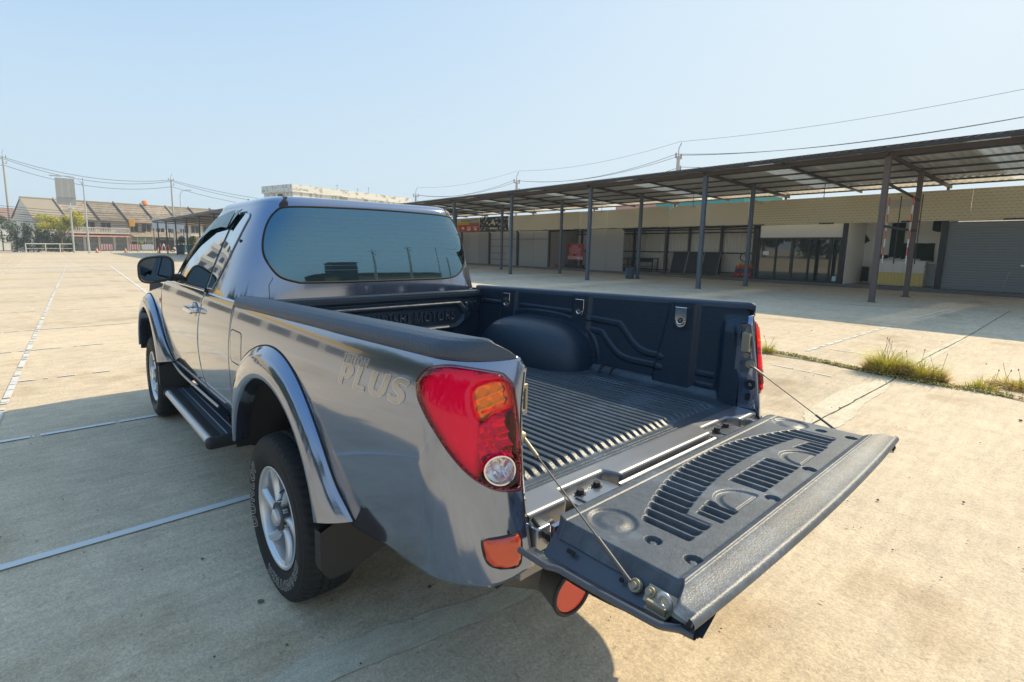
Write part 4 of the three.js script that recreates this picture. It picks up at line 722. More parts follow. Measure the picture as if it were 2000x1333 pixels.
struct('slab_joint', strip([[6.75, -9], [6.58, -2.5], [6.52, -0.76], [6.48, -0.05], [6.3, 0.56], [6.33, 1.15], [6.2, 1.6], [6.08, 1.8], [5.9, 4]], 0.03, 0.0085, 0.02), jointMat);
struct('slab_joint', strip([[16.72, -4.5], [16.81, -2.86], [16.97, 1.1], [17.1, 5]], 0.012, 0.009, 0.01), jointMat);
struct('slab_joint', strip([[-9, -44.5], [2, -43.7], [16, -42.8]], 0.10, 0.009, 0.03), jointMat);
struct('slab_joint', strip([[-10, -52.8], [10, -50.8]], 0.09, 0.009, 0.03), jointMat);
for (const [p, w] of [[[[2.5, 0.2], [3.0, -0.3], [3.9, -0.6], [4.6, -1.4]], 0.004], [[[9, -3], [10, -4], [12, -4.6]], 0.006]]) struct('concrete_crack', strip(p, w, 0.0045, 0.012), jointMat);
// pale mortar patches smeared along the joint
const patchMat = std(0.98, 1.0, 1.0, 0.85, { map: concreteMap });
function smear(pts, y) { const c = new THREE.SplineCurve([...pts, pts[0]].map(p => new THREE.Vector2(...p))).getPoints(pts.length * 14).slice(0, -1), cx = pts.reduce((s, p) => s + p[0], 0) / pts.length, cz = pts.reduce((s, p) => s + p[1], 0) / pts.length; const sh = new THREE.Shape(c.map((q, i) => { const k = 1 + 0.10 * (fbm(i * 0.45, cx * 3, 3) - 0.5) * 2; return new THREE.Vector2(cx + (q.x - cx) * (1 + (k - 1) * 0.4), cz + (q.y - cz) * k); })); const g = new THREE.ShapeGeometry(sh); const P = g.attributes.position, uv = []; for (let i = 0; i < P.count; i++) { const x = P.getX(i), z = P.getY(i); P.setXYZ(i, x, y, z); uv.push(x / 3, z / 3); } g.setAttribute('uv', new THREE.Float32BufferAttribute(uv, 2)); g.computeVertexNormals(); return g; }
struct('mortar_patch', smear([[3.55, 0.66], [3.85, 0.53], [4.6, 0.50], [5.35, 0.53], [6.0, 0.68], [6.1, 0.76], [5.4, 0.80], [4.7, 0.80], [3.9, 0.86], [3.5, 0.80]], 0.004), patchMat);
struct('mortar_patch', smear([[6.6, 0.60], [7.6, 0.58], [8.6, 0.66], [10.6, 0.72], [10.7, 0.82], [9.2, 0.82], [8.0, 0.80], [6.7, 0.82]], 0.004), patchMat);
struct('mortar_patch', smear([[-1.15, 0.46], [-0.9, 0.41], [-0.4, 0.50], [-0.12, 0.57], [0.3, 0.58], [0.35, 0.68], [-0.1, 0.69], [-0.55, 0.62], [-0.85, 0.57], [-1.1, 0.56]], 0.004), patchMat);
for (const [x, z, r] of [[-0.934, 0.0, 0.014], [-1.053, -0.481, 0.008], [-0.935, 0.308, 0.007]]) struct('oil_spot', smear(Array.from({ length: 7 }, (_, i) => [x + Math.cos(i * 0.9) * r * rr(0.6, 1.3), z + Math.sin(i * 0.9) * r * rr(0.6, 1.3)]), 0.0042), std(0.17, 0.13, 0.09, 0.7));
{ // small dark stones and crumbs
  const gs = []; for (let i = 0; i < 420; i++) { const near = i < 230, x = near ? rr(-2.6, 4.5) : rr(2, 14), z = near ? rr(-3, 2.6) : rr(-6, 3), r = (near ? rr(0.0015, 0.007) : rr(0.003, 0.011)) * (rnd() < 0.85 ? 0.75 : 1.3); const g = new THREE.IcosahedronGeometry(r, 0); g.scale(rr(0.7, 1.4), rr(0.4, 0.8), rr(0.7, 1.4)); g.rotateY(rr(0, 6)); g.translate(x, 0.009 + r * 0.2, z); gs.push(g); }
  struct('loose_stones', gs, std(0.10, 0.092, 0.082, 0.9), 'stuff', 'loose dark stones and grit scattered over the concrete', 'stones');
  const lf = []; for (let i = 0; i < 26; i++) { const x = rr(-2.4, 4), z = rr(-2.5, 2.4), a = rr(0, 6.28), s = rr(0.006, 0.013); const g = grid(2, 1, (q, t) => [(q - 0.5) * 2 * s, 0.004 * Math.abs(q - 0.5), (t - 0.5) * s * (1 - 1.2 * Math.abs(q - 0.5))]); g.rotateY(a); g.translate(x, 0.010, z); lf.push(g); }
  struct('dry_leaf_litter', lf, std(0.30, 0.20, 0.09, 0.85), 'stuff', 'tiny dry leaf scraps lying about on the concrete', 'leaves');
}
// grass and weeds in the joint
function blades(n, spreadX, spreadZ, hMin, hMax, bend, w = 0.006) {
  const gs = []; for (let i = 0; i < n; i++) {
    const q = Math.pow(rnd(), 0.6), a0 = rr(0, 6.28), bx0 = Math.cos(a0) * q * spreadX, bz0 = Math.sin(a0) * q * spreadZ, h = rr(hMin, hMax) * (1.05 - 0.5 * q), a = Math.atan2(bz0, bx0) + rr(-1.2, 1.2), l = bend * rr(0.4, 1.3) * h, c = Math.cos(a), s = Math.sin(a);
    gs.push(grid(1, 4, (u, t) => { const ww = w * (1 - 0.85 * t) * (u - 0.5) * 2, x = bx0 + c * l * t * t - s * ww, z = bz0 + s * l * t * t + c * ww; return [x, h * (t - 0.22 * bend * t * t * t), z]; }));
  } return merge(gs);
}
const grassGreen = phy(0.68, 0.60, 0.10, 0.7, { transmission: 0.3, thickness: 0 }), grassDry = phy(0.72, 0.54, 0.20, 0.8, { transmission: 0.2, thickness: 0 }), grassDark = phy(0.34, 0.38, 0.07, 0.7, { transmission: 0.3, thickness: 0 }), seedMat = std(0.24, 0.18, 0.09, 0.8);
function clump(label, x, z, sx, sz, n, h, dry, group) {
  const c = thing('grass_clump', label, 'grass', [x, 0, z]);
  part('green_blades', blades(n, sx, sz, h * 0.30, h * 1.12, 0.8), grassGreen, c); part('dark_blades', blades(n * 0.4 | 0, sx * 0.8, sz * 0.8, h * 0.2, h * 0.8, 0.7), grassDark, c);
  part('dry_blades', blades(n * dry | 0, sx * 1.15, sz * 1.2, h * 0.15, h * 0.7, 1.3), grassDry, c);
  const st = []; for (let i = 0; i < 5 * sz / 0.2; i++) { const bx0 = rr(-sx, sx) * 0.8, bz0 = rr(-sz, sz) * 0.9, H = h * rr(0.9, 1.25), a = rr(0, 6.28), l = H * rr(0.1, 0.35); st.push(bar([bx0, 0, bz0], [bx0 + Math.cos(a) * l, H, bz0 + Math.sin(a) * l], 0.0018, 4)); if (i % 2) st.push(new THREE.SphereGeometry(0.006, 5, 4).scale(1, 2.2, 1).translate(bx0 + Math.cos(a) * l, H, bz0 + Math.sin(a) * l)); }
  part('seed_stalks', st, seedMat, c); return c;
}
clump('large bushy grass clump growing from the joint right of tailgate', 6.42, 0.62, 0.09, 0.20, 900, 0.40, 1.0);
clump('yellowing half of the grass growing beside the large clump', 6.38, 0.96, 0.09, 0.18, 560, 0.32, 1.6);
clump('small grass tuft just behind the right tail lamp', 6.62, -0.80, 0.06, 0.07, 110, 0.24, 0.3);
clump('dry sprawling grass at the right edge of the picture', 6.75, 1.70, 0.16, 0.22, 130, 0.22, 7);
clump('thin dry tuft between large clump and picture edge', 6.38, 1.44, 0.07, 0.12, 90, 0.2, 1.4);
{
  const mk = (n, z0, z1, h) => { const gs = []; for (let i = 0; i < n; i++) { const z = rr(z0, z1), t = clamp((z + 9) / 11), x = lerp(6.75, 6.25, smooth(-1, 1.2, z)) * 1 - (z < -1 ? 0 : 0.02) + (rnd() + rnd() + rnd() - 1.5) * 0.075; const g = grid(2, 1, (u, v) => [(u - 0.5) * 0.02, 0.01 * Math.sin(u * 3.1), (v - 0.5) * 0.012]); g.rotateZ(rr(-0.7, 0.7)); g.rotateX(rr(-0.7, 0.7)); g.rotateY(rr(0, 6)); g.translate(x, rr(0.005, h), z); gs.push(g); } return merge(gs); };
  struct('weeds', mk(1500, -2.2, 1.7, 0.035), std(0.36, 0.35, 0.08, 0.8), 'stuff', 'low green weeds creeping along the slab joint', 'weeds');
  struct('dry_weeds', mk(1300, -2.2, 2.6, 0.022), std(0.62, 0.46, 0.18, 0.9), 'stuff', 'dry brown weeds lying along the slab joint', 'weeds');
}

// ---------------------------------------------------------------- market hall on the right: canopy, shop units, their contents
const TH = 0.057, BO = V3(16.887, 0, -1.866);
const at = (a, y, b) => [BO.x + a * Math.sin(TH) + b * Math.cos(TH), y, BO.z - a * Math.cos(TH) + b * Math.sin(TH)]; // along, up, deep
const bthing = (name, label, cat, a = 0, y = 0, b = 0, group) => thing(name, label, cat, at(a, y, b), -TH, group); // inside: x = deeper, -z = further along
const L3 = (a, y, b) => [b, y, -a];
const MB = {
  post: std(0.085, 0.105, 0.135, 0.55, { metalness: 0.2 }), postBrown: std(0.12, 0.085, 0.075, 0.6), steelDark: std(0.045, 0.042, 0.042, 0.6, { metalness: 0.2 }), rust: std(0.085, 0.058, 0.045, 0.75),
  sheet: std(0.62, 0.57, 0.48, 0.5), sheet2: std(0.56, 0.51, 0.43, 0.5), sky: phy(0.82, 0.84, 0.80, 0.6, { transmission: 0.2, thickness: 0 }),
  cream: std(0.80, 0.71, 0.52, 0.8), cream2: std(0.77, 0.68, 0.495, 0.8), cream3: std(0.82, 0.73, 0.54, 0.8), board: std(0.58, 0.53, 0.45, 0.8), white: std(0.80, 0.79, 0.74, 0.75), grey: std(0.36, 0.35, 0.325, 0.85), grey2: std(0.31, 0.30, 0.28, 0.85), wallSheet: std(0.78, 0.77, 0.71, 0.55),
  frame: std(0.018, 0.021, 0.026, 0.4), glass: phy(0.010, 0.022, 0.020, 0.02, { ior: 1.9 }), shutter: std(0.20, 0.225, 0.24, 0.45, { metalness: 0.2 }), turf: std(0.012, 0.028, 0.018, 0.9), yellow: std(0.72, 0.58, 0.20, 0.7), tile: std(0.74, 0.74, 0.72, 0.4),
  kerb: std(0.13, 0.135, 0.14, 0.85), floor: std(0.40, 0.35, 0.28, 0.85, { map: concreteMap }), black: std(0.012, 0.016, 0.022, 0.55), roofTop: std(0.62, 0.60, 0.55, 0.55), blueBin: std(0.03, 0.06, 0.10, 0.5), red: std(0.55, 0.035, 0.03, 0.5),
};
// roof: from b -0.55 (4.22 high) down to b 7.0 (3.80)
const roofYb = b => 4.235 - (b + 0.55) * 0.058;
{
  const C = bthing('market_canopy', 'long open steel canopy with corrugated roof in front of the shops', 'canopy');
  const wS = 0.76, prof = grid(24, 1, (s, t) => { const f = (s * 4) % 1, h = (f > 0.28 && f < 0.72) ? 0 : 0.03 * clamp((Math.abs(f - 0.5) - 0.22) / 0.1); const b = lerp(-0.55, 6.9, t); return [b, roofYb(b) + h, -(s - 0.5) * wS]; });
  const a0 = -9.5, n = 74; for (let i = 0; i < n; i++) { const sky = i % 7 === 3; const m = part(sky ? 'skylight_sheet' : 'roof_sheet', prof, sky ? MB.sky : [MB.sheet, MB.sheet2][i % 3 === 1 ? 1 : 0], C); m.position.z = -(a0 + i * wS); m.position.y = (i % 2) * 0.002; }
  for (const b of [-0.35, 0.8, 2.0, 3.2, 4.4, 5.6, 6.7]) part('purlin', beam(L3(-9.8, roofYb(b) - 0.03, b), L3(46.5, roofYb(b) - 0.03, b), 0.04, 0.055), MB.steelDark, C);
  for (let k = -1; k <= 8; k++) {
    const a = k * 5.2, m = k <= 0 ? MB.postBrown : MB.post;
    part('rafter', beam(L3(a, roofYb(-0.3) - 0.11, -0.3), L3(a, roofYb(6.8) - 0.11, 6.8), 0.08, 0.10), MB.rust, C);
    part('rafter', beam(L3(a + 2.6, roofYb(-0.3) - 0.095, -0.3), L3(a + 2.6, roofYb(6.8) - 0.095, 6.8), 0.05, 0.07), MB.steelDark, C);
    const p = part('post', merge([bx(0.13, roofYb(0) - 0.10, 0.13, 0, (roofYb(0) - 0.10) / 2, 0), bx(0.17, 0.02, 0.17, 0, 0.012, 0)]), m, C); p.position.set(0, 0, -a);
    const q = part('post', merge([bx(0.12, roofYb(2.95) - 0.10, 0.12, 0, (roofYb(2.95) - 0.10) / 2, 0), bx(0.22, 0.015, 0.22, 0, 0.012, 0)]), m, C); q.position.set(2.95, 0, -(a * 0.955 - 0.05));
    part('back_strut', bx(0.07, roofYb(6.5) - 3.0, 0.07, 6.5, (roofYb(6.5) + 3.0) / 2 - 0.1, -a), MB.steelDark, C);
  }
  part('edge_beam', beam(L3(-9.8, 4.10, -0.10), L3(46.5, 4.10, -0.10), 0.09, 0.13), MB.rust, C);
  part('edge_trim', beam(L3(-9.8, 4.215, -0.50), L3(46.5, 4.215, -0.50), 0.03, 0.12), MB.steelDark, C);
  for (let k = 0; k < 6; k++) { const a = 3.1 + k * 5.2; part('lamp_drop', bar(L3(a, roofYb(4.6), 4.6), L3(a, 3.42, 4.6), 0.012, 6), MB.steelDark, C); part('lamp_shade', new THREE.CylinderGeometry(0.03, 0.11, 0.10, 14).translate(...L3(a, 3.38, 4.6)), MB.wallSheet, C); }
}
// raised floor and kerb
struct('shop_floor', bx(8.2, 0.12, 60, 0, 0, 0).applyMatrix4(new THREE.Matrix4().makeRotationY(-TH)).translate(...at(18, 0.055, 10.25)), MB.floor);
struct('kerb', bx(0.14, 0.13, 60, 0, 0, 0).applyMatrix4(new THREE.Matrix4().makeRotationY(-TH)).translate(...at(18, 0.062, 6.07)), MB.kerb);
// fascia: plain boards and patterned boards
const relief = dataTex(512, (u, v) => { // pierced star-like relief
  const c = 6, y = v * c, x = u * 4 + (Math.floor(y) % 2) * 0.5, fx = ((x % 1) + 1) % 1 - 0.5, fy = y % 1 - 0.5; const hole = (Math.abs(fy + fx * 0.25) < 0.10 && Math.abs(fx) < 0.20) || (Math.abs(fy - Math.abs(fx) * 0.9 + 0.2) < 0.04 && Math.abs(fx) > 0.26), h = hole ? 40 : 170 + 70 * (1 - Math.abs(fx) * 2) * (fy > 0 ? 1 : 0.4); return [h, h, h]; }, false);
const starCol = dataTex(512, (u, v) => { const c = 6, y = v * c, x = u * 4 + (Math.floor(y) % 2) * 0.5, fx = ((x % 1) + 1) % 1 - 0.5, fy = y % 1 - 0.5; const hole = (Math.abs(fy + fx * 0.25) < 0.10 && Math.abs(fx) < 0.20) || (Math.abs(fy - Math.abs(fx) * 0.9 + 0.2) < 0.04 && Math.abs(fx) > 0.26), k = 0.97 + 0.06 * (vnoise(u * 90, v * 90, 90) - 0.5); return hole ? [200 * k, 182 * k, 138 * k] : [240 * k, 226 * k, 188 * k]; });  // shade of the openings is painted in as a darker tone on solid boards
const patterned = new THREE.MeshStandardMaterial({ map: starCol, bumpMap: relief, bumpScale: 0.014, roughness: 0.8, side: THREE.DoubleSide });
{
  const F = bthing('shop_fascia', 'cream fascia boards running above the shop fronts', 'fascia');
  const seams = [29.8, 25.97, 22.66, 20.15, 18.18, 16.22, 14.23, 12.27, 10.34, 8.42, 6.47];
  for (let i = 2; i < seams.length - 1; i++) { const a1 = seams[i], a2 = seams[i + 1], top = 3.54 + (i % 3 === 1 ? 0.02 : 0), sh = new THREE.Shape(); sh.moveTo(-a1 + 0.006, 2.52); sh.lineTo(-a2 - 0.006, 2.52); sh.lineTo(-a2 - 0.006, top); if (i === 8) sh.lineTo(-a1 + 0.35, top); if (i === 8) sh.lineTo(-a1 + 0.006, top - 0.18); else sh.lineTo(-a1 + 0.006, top); sh.closePath(); part('fascia_board', new THREE.ExtrudeGeometry(sh, { depth: 0.012, bevelEnabled: false }).rotateY(-Math.PI / 2).translate(6.0, (i % 2) * 0.006, 0), [MB.cream, MB.cream2, MB.cream3][i % 3], F); }
  for (let k = 0; k < 7; k++) { const a1 = 6.46 - k * 2.4, a2 = a1 - 2.4; const g = grid(4, 2, (s, t) => [5.985, lerp(2.50, 3.54, t), -lerp(a1 - 0.003, a2 + 0.003, s), lerp(a1, a2, s) / 0.62, lerp(0, 1.04, t) / 0.62]); part('patterned_board', merge([g, bx(0.02, 1.03, 2.39, 6.0, 3.02, -(a1 + a2) / 2)]), patterned, F); }
  part('sign_blank', merge([bx(0.014, 0.30, 1.25, 5.972, 3.16, -1.15)]), MB.board, F); part('torn_board', bx(0.012, 0.13, 0.42, 5.965, 3.50, -6.1, 0.25), MB.board, F);
  for (let a = -7; a < 29; a += 2.6) part('fascia_batten', bx(0.05, 0.05, 0.5, 5.96, 2.50, -a), MB.frame, F);
}
const thaiInk = (g, x, y, h, n, col, seed0 = 1) => { // rounded strokes like the sign's lettering
  g.strokeStyle = col; g.lineWidth = h * 0.13; g.lineCap = 'round'; let q = x; for (let i = 0; i < n; i++) { const r = H2(i * 7 + seed0, 13), w = h * (0.45 + 0.25 * r); g.beginPath(); g.arc(q + h * 0.1, y - h * (r > 0.5 ? 0.15 : 0.85), h * 0.09, 0, 6.3); g.stroke(); g.beginPath(); g.moveTo(q + h * 0.1, y - h * 0.1); g.lineTo(q + h * 0.1, y - h * 0.7); g.quadraticCurveTo(q + w * 0.5, y - h * 1.15, q + w * 0.9, y - h * 0.7); g.lineTo(q + w * 0.9, y); g.stroke(); if (r > 0.6) { g.beginPath(); g.moveTo(q, y - h * 1.25); g.quadraticCurveTo(q + w * 0.5, y - h * 1.5, q + w, y - h * 1.2); g.stroke(); } q += w * 1.25; } };
function panel(w, h, d, tex) { const fm = new THREE.MeshStandardMaterial({ map: tex, roughness: 0.6 }); return { front: new THREE.PlaneGeometry(w, h), mat: fm }; }
{ // two printed banners over the far units
  const t1 = canvasTex(512, 256, (g, w, h) => { g.fillStyle = '#d9cda6'; g.fillRect(0, 0, w, h); g.fillStyle = '#dcb51e'; g.beginPath(); g.moveTo(0, 92); g.lineTo(360, 78); g.quadraticCurveTo(300, 120, 330, 130); g.lineTo(0, 138); g.fill(); g.fillStyle = '#7d8488'; g.fillRect(330, 88, 182, 40); g.fillStyle = '#c8321e'; g.fillRect(0, 128, w, h - 128); thaiInk(g, 190, 76, 44, 7, '#33261c', 3); g.fillStyle = '#c8321e'; g.font = 'bold 78px sans-serif'; g.fillText('19.-', 400, 76); thaiInk(g, 14, 62, 26, 5, '#4a3a20', 9); thaiInk(g, 20, 200, 26, 7, '#f0dcc8', 4); thaiInk(g, 30, 240, 20, 8, '#f0dcc8', 8); g.fillStyle = '#f0dcc8'; g.beginPath(); g.arc(220, 190, 26, 0, 7); g.fill(); g.fillRect(290, 165, 80, 14); g.fillRect(400, 165, 90, 14); g.fillRect(300, 195, 60, 40); g.fillRect(420, 195, 50, 40); });
  const t2 = canvasTex(512, 256, (g, w, h) => { g.fillStyle = '#17181a'; g.fillRect(0, 0, w, h); for (let i = 0; i < 90; i++) { const x = H2(i, 3) * w, y = H2(i, 9) * h, r = 8 + 26 * H2(i, 5); g.fillStyle = ['#cfc6a8', '#8e8a78', '#1e1f22', '#b5ad92'][i % 4]; g.beginPath(); g.ellipse(x, y, r * (0.3 + 0.5 * H2(i, 6)), r, H2(i, 8) * 3, 0, 7); g.fill(); } g.fillStyle = '#101113'; g.fillRect(120, 60, 260, 130); g.fillStyle = '#d8d0b4'; g.beginPath(); g.moveTo(245, 30); g.lineTo(290, 130); g.lineTo(200, 130); g.fill(); g.fillRect(190, 196, 140, 30); for (let i = 0; i < 6; i++) { g.beginPath(); g.ellipse(140 + i * 44, 110 + (i % 2) * 30, 14, 22, 0.3 * i, 0, 7); g.fill(); } });
  const mk = (name, label, a1, a2, t) => { const s = bthing(name, label, 'banner', (a1 + a2) / 2, 3.05, 5.96), w = a1 - a2; part('banner_face', new THREE.PlaneGeometry(w, 1.02).rotateY(-Math.PI / 2), new THREE.MeshStandardMaterial({ map: t, roughness: 0.6 }), s); part('banner_back', bx(0.03, 1.02, w, 0.018, 0, 0), MB.board, s); };
  mk('price_banner', 'red and yellow price banner over the far shop', 29.6, 25.99, t1); mk('art_banner', 'black and white collage banner beside the red price banner', 25.95, 22.68, t2);
}
// shop building: outer walls and roof
{
  const S = bthing('shop_building', 'single storey shop row behind the canopy', 'building');
  part('roof', grid(2, 2, (s, t) => { const b = lerp(6.1, 15, t), a = lerp(-9.5, 46, s); return [b, 2.80, -a]; }), std(0.80, 0.78, 0.73, 0.5), S);
  part('back_wall', bx(0.15, 2.7, 55.5, 14.2, 1.35, -18.2), MB.grey, S);
  const ribs = (a1, a2, b, y0, y1, m) => { const n = Math.round(Math.abs(a1 - a2) / 0.19) * 4; part('corrugated_wall', grid(n, 1, (s, t, i) => [b + (i % 4 < 2 ? 0 : -0.035), lerp(y0, y1, t), -lerp(a1, a2, s)]), m, S); };
  ribs(23.5, 15.4, 9.0, 0.12, 2.62, MB.wallSheet); ribs(15.3, 6.2, 9.0, 0.12, 2.62, MB.wallSheet);
  for (const a of [21.4, 18.5, 15.28, 14.39, 12.22, 10.86, 9.09, 7.42]) part('wall_post', bx(0.11, 2.55, 0.11, 8.88, 1.39, -a), MB.frame, S);
  for (const [a1, a2] of [[23.5, 15.4], [15.3, 6.2]]) for (const y of [0.20, 1.22, 2.28, 2.45]) part('wall_rail', beam(L3(a1, y, 8.93), L3(a2, y, 8.93), 0.05, 0.06), MB.frame, S);
  for (const a of [13.19, 12.39, 10.43, 9.23, 7.64, 6.14, 18.86, 16.05]) { part('roof_bracket', beam(L3(a, 2.44, 6.1), L3(a, 2.58, 8.9), 0.06, 0.08), MB.frame, S); }
  for (const a of [10.6, 18.95, 22.0, 25.1, 28.6]) part('front_post', bx(0.12, 2.4, 0.12, 6.25, 1.32, -a), MB.frame, S);
  // closed grey fronts
  const closed = (a1, a2, m) => { const n = Math.max(1, Math.round((a1 - a2) / 1.22)); for (let i = 0; i < n; i++) { const w = (a1 - a2) / n; part('wall_panel', bx(0.05, 2.38, w - 0.012, 6.32, 1.31, -(a1 - (i + 0.5) * w)), i % 2 ? MB.grey : m, S); } };
  closed(46, 25.2, MB.grey2); closed(25.0, 22.1, MB.grey); closed(21.9, 19.0, MB.grey); closed(15.6, 13.25, MB.grey);
  for (const [a1, a2, y] of [[25, 19.0, 1.95], [25.0, 22.4, 1.45], [25.0, 23.2, 0.95], [25.0, 23.2, 0.5]]) part('conduit', beam(L3(a1, y, 6.27), L3(a2, y, 6.27), 0.02, 0.03), MB.frame, S);
  part('partition', bx(2.7, 2.5, 0.08, 7.65, 1.35, -15.6), MB.grey, S); part('partition', bx(2.7, 2.5, 0.08, 7.65, 1.35, -6.12), MB.grey, S); part('partition', bx(2.7, 2.5, 0.08, 7.65, 1.35, -18.95), MB.grey, S);
  // glazed unit
  part('lintel_board', bx(0.06, 0.56, 3.1, 6.30, 2.22, -4.45), MB.white, S);
  const G = sub('glazed_front', S);
  for (const a of [6.02, 5.31, 4.67, 4.03, 3.26, 2.92]) part('mullion', bx(0.07, 1.78, a === 4.67 ? 0.10 : 0.06, 6.30, 1.03, -a), a === 4.67 ? MB.rust : MB.frame, G);
  part('frame_rail', bx(0.08, 0.08, 3.15, 6.30, 1.92, -4.47), MB.frame, G); part('frame_rail', bx(0.08, 0.07, 3.15, 6.30, 0.155, -4.47), MB.frame, G);
  for (const [a1, a2] of [[6.02, 5.31], [5.31, 4.67], [4.67, 4.03], [4.03, 3.26], [3.26, 2.92]]) { const g = part('glass_pane', grid(6, 6, (s, t) => [6.31, lerp(0.19, 1.88, t), -lerp(a1, a2, s)]), MB.glass, G); }
  part('notice', bx(0.004, 0.17, 0.26, 6.298, 1.28, -5.72), MB.tile, G); part('sticker', bx(0.004, 0.12, 0.08, 6.298, 1.44, -4.55), std(0.05, 0.35, 0.22, 0.5), G); part('sticker', bx(0.004, 0.20, 0.14, 6.298, 0.30, -3.05), std(0.45, 0.75, 0.78, 0.5), G);
  part('corner_post', bx(0.12, 2.4, 0.14, 6.28, 1.32, -2.82), MB.frame, S); part('corner_post', bx(0.12, 2.4, 0.16, 6.28, 1.32, 0.10), MB.frame, S); part('corner_post', bx(0.10, 2.4, 0.10, 6.28, 1.32, -6.12), MB.frame, S);
  // white unit with artificial turf patches
  part('white_wall', bx(0.08, 2.45, 3.0, 8.26, 1.34, -1.5), MB.white, S); part('white_wall', bx(1.9, 2.45, 0.06, 7.3, 1.34, -2.74), MB.white, S); part('white_wall', bx(1.9, 2.45, 0.06, 7.3, 1.34, 0.02), MB.white, S);
  const turfPiece = pts => { const sh = new THREE.Shape(pts.map(p => new THREE.Vector2(-p[0], p[1]))); part('turf_patch', new THREE.ExtrudeGeometry(sh, { depth: 0.03, bevelEnabled: true, bevelSize: 0.012, bevelThickness: 0.008, bevelSegments: 1 }).rotateY(-Math.PI / 2).translate(8.2, 0, 0), MB.turf, S); };
  const rag = (a1, a2, y1, y2) => { const o = []; for (let i = 0; i <= 8; i++) o.push([lerp(a1, a2, i / 8), y1 + 0.02 * H2(i, (a1 * 90) | 0)]); for (let i = 0; i <= 8; i++) o.push([a2 - 0.015 * H2(i, 4), lerp(y1, y2, i / 8)]); for (let i = 0; i <= 8; i++) o.push([lerp(a2, a1, i / 8), y2 - 0.06 * H2(i, 77 + ((a1 * 50) | 0))]); return o; };
  turfPiece([[2.81, 2.25], [2.56, 1.85], [2.82, 1.66], [2.98, 1.98]]); turfPiece(rag(3.05, 2.80, 1.72, 1.26)); turfPiece(rag(2.82, 2.48, 0.75, 0.22)); turfPiece(rag(1.86, 1.46, 2.53, 1.22)); turfPiece(rag(1.46, 0.52, 1.72, 1.18)); turfPiece(rag(0.86, 0.50, 1.20, 0.76)); turfPiece(rag(0.62, 0.10, 2.57, 2.24)); turfPiece(rag(2.2, 1.9, 1.26, 1.17));
  part('wall_notice', bx(0.004, 0.16, 0.18, 8.205, 1.16, -2.95), MB.tile, S);
  // roller shutter
  const n = 52; part('roller_shutter', grid(1, n, (s, t, i, j) => [6.30 + (j % 2 ? 0.034 : 0), lerp(0.14, 2.46, t), -lerp(-0.12, -6.6, s)]), MB.shutter, S);
  for (const [a, r] of [[-1.72, 0.16], [-2.2, 0.14]]) part('shutter_scar', beam(L3(a, 0.28, 6.285), L3(a - 0.12, 0.85, 6.285), 0.006, 0.02), std(0.36, 0.31, 0.20, 0.7), S);
  part('shutter_bolt', bx(0.02, 0.05, 0.5, 6.285, 1.02, 2.3), MB.wallSheet, S);
}
// counter in the white unit: boarded front, white tiled top band
{
  const K = bthing('shop_counter', 'yellow boarded counter with white tiled band', 'counter', 1.24, 0.12, 7.0);
  part('counter_core', bx(0.55, 0.92, 1.56, 0.30, 0.47, 0), MB.tile, K); part('counter_top', rbx(0.62, 0.03, 1.66, 0.006, 0.29, 0.95, 0), MB.tile, K);
  for (let i = 0; i < 15; i++) part('board', rbx(0.02, 0.46, 0.100, 0.004, 0.01, 0.27, -0.735 + i * 0.105), MB.yellow, K);
  for (let r = 0; r < 4; r++) for (let i = 0; i < 5; i++) part('wall_tile', rbx(0.016, 0.095, 0.305, 0.003, 0.012, 0.56 + r * 0.10, -0.625 + i * 0.312 + (r % 2 ? 0.03 : 0)), MB.tile, K);
  part('plinth', bx(0.5, 0.05, 1.5, 0.30, 0.02, 0), MB.black, K);
  const Fz = bthing('chest_cabinet', 'pale low cabinet beside the yellow counter', 'cabinet', 0.32, 0.12, 7.35); part('cabinet_body', rbx(0.5, 0.86, 0.34, 0.02, 0.2, 0.44, 0), std(0.30, 0.33, 0.36, 0.4), Fz); part('cabinet_lid', rbx(0.52, 0.05, 0.36, 0.012, 0.2, 0.895, 0), MB.tile, Fz); part('handle', bx(0.02, 0.2, 0.02, -0.06, 0.6, 0.12), MB.frame, Fz);
}
// rods hung between the two nearest posts
{
  const R = bthing('hanging_rod_frame', 'thin rods hanging from bars between the two nearest posts', 'frame');
  const pA = [0.0, 0], pB = [-0.1, 2.95];
  for (const [y1, y2] of [[3.34, 3.02], [2.16, 2.08]]) part('cross_bar', beam(L3(0, y1, 0.05), L3(-0.1, y2, 2.9), 0.05, 0.06), MB.steelDark, R);
  [[0.40, 1], [0.12, 0], [-0.17, 1], [-0.38, 0]].forEach(([a, striped], i) => { const b = 2.0; if (!striped) { part('rod', bar(L3(a, 1.07, b), L3(a, 3.12, b), 0.014, 8), MB.steelDark, R); return; } const cols = [MB.tile, std(0.60, 0.12, 0.10, 0.5)]; const P = sub('striped_rod', R); for (let k = 0; k < 8; k++) part('stripe', bar(L3(a, 1.07 + k * 0.25, b), L3(a, 1.07 + (k + 1) * 0.25, b), 0.018, 8), cols[k % 2 ? 1 : 0], P); });
}
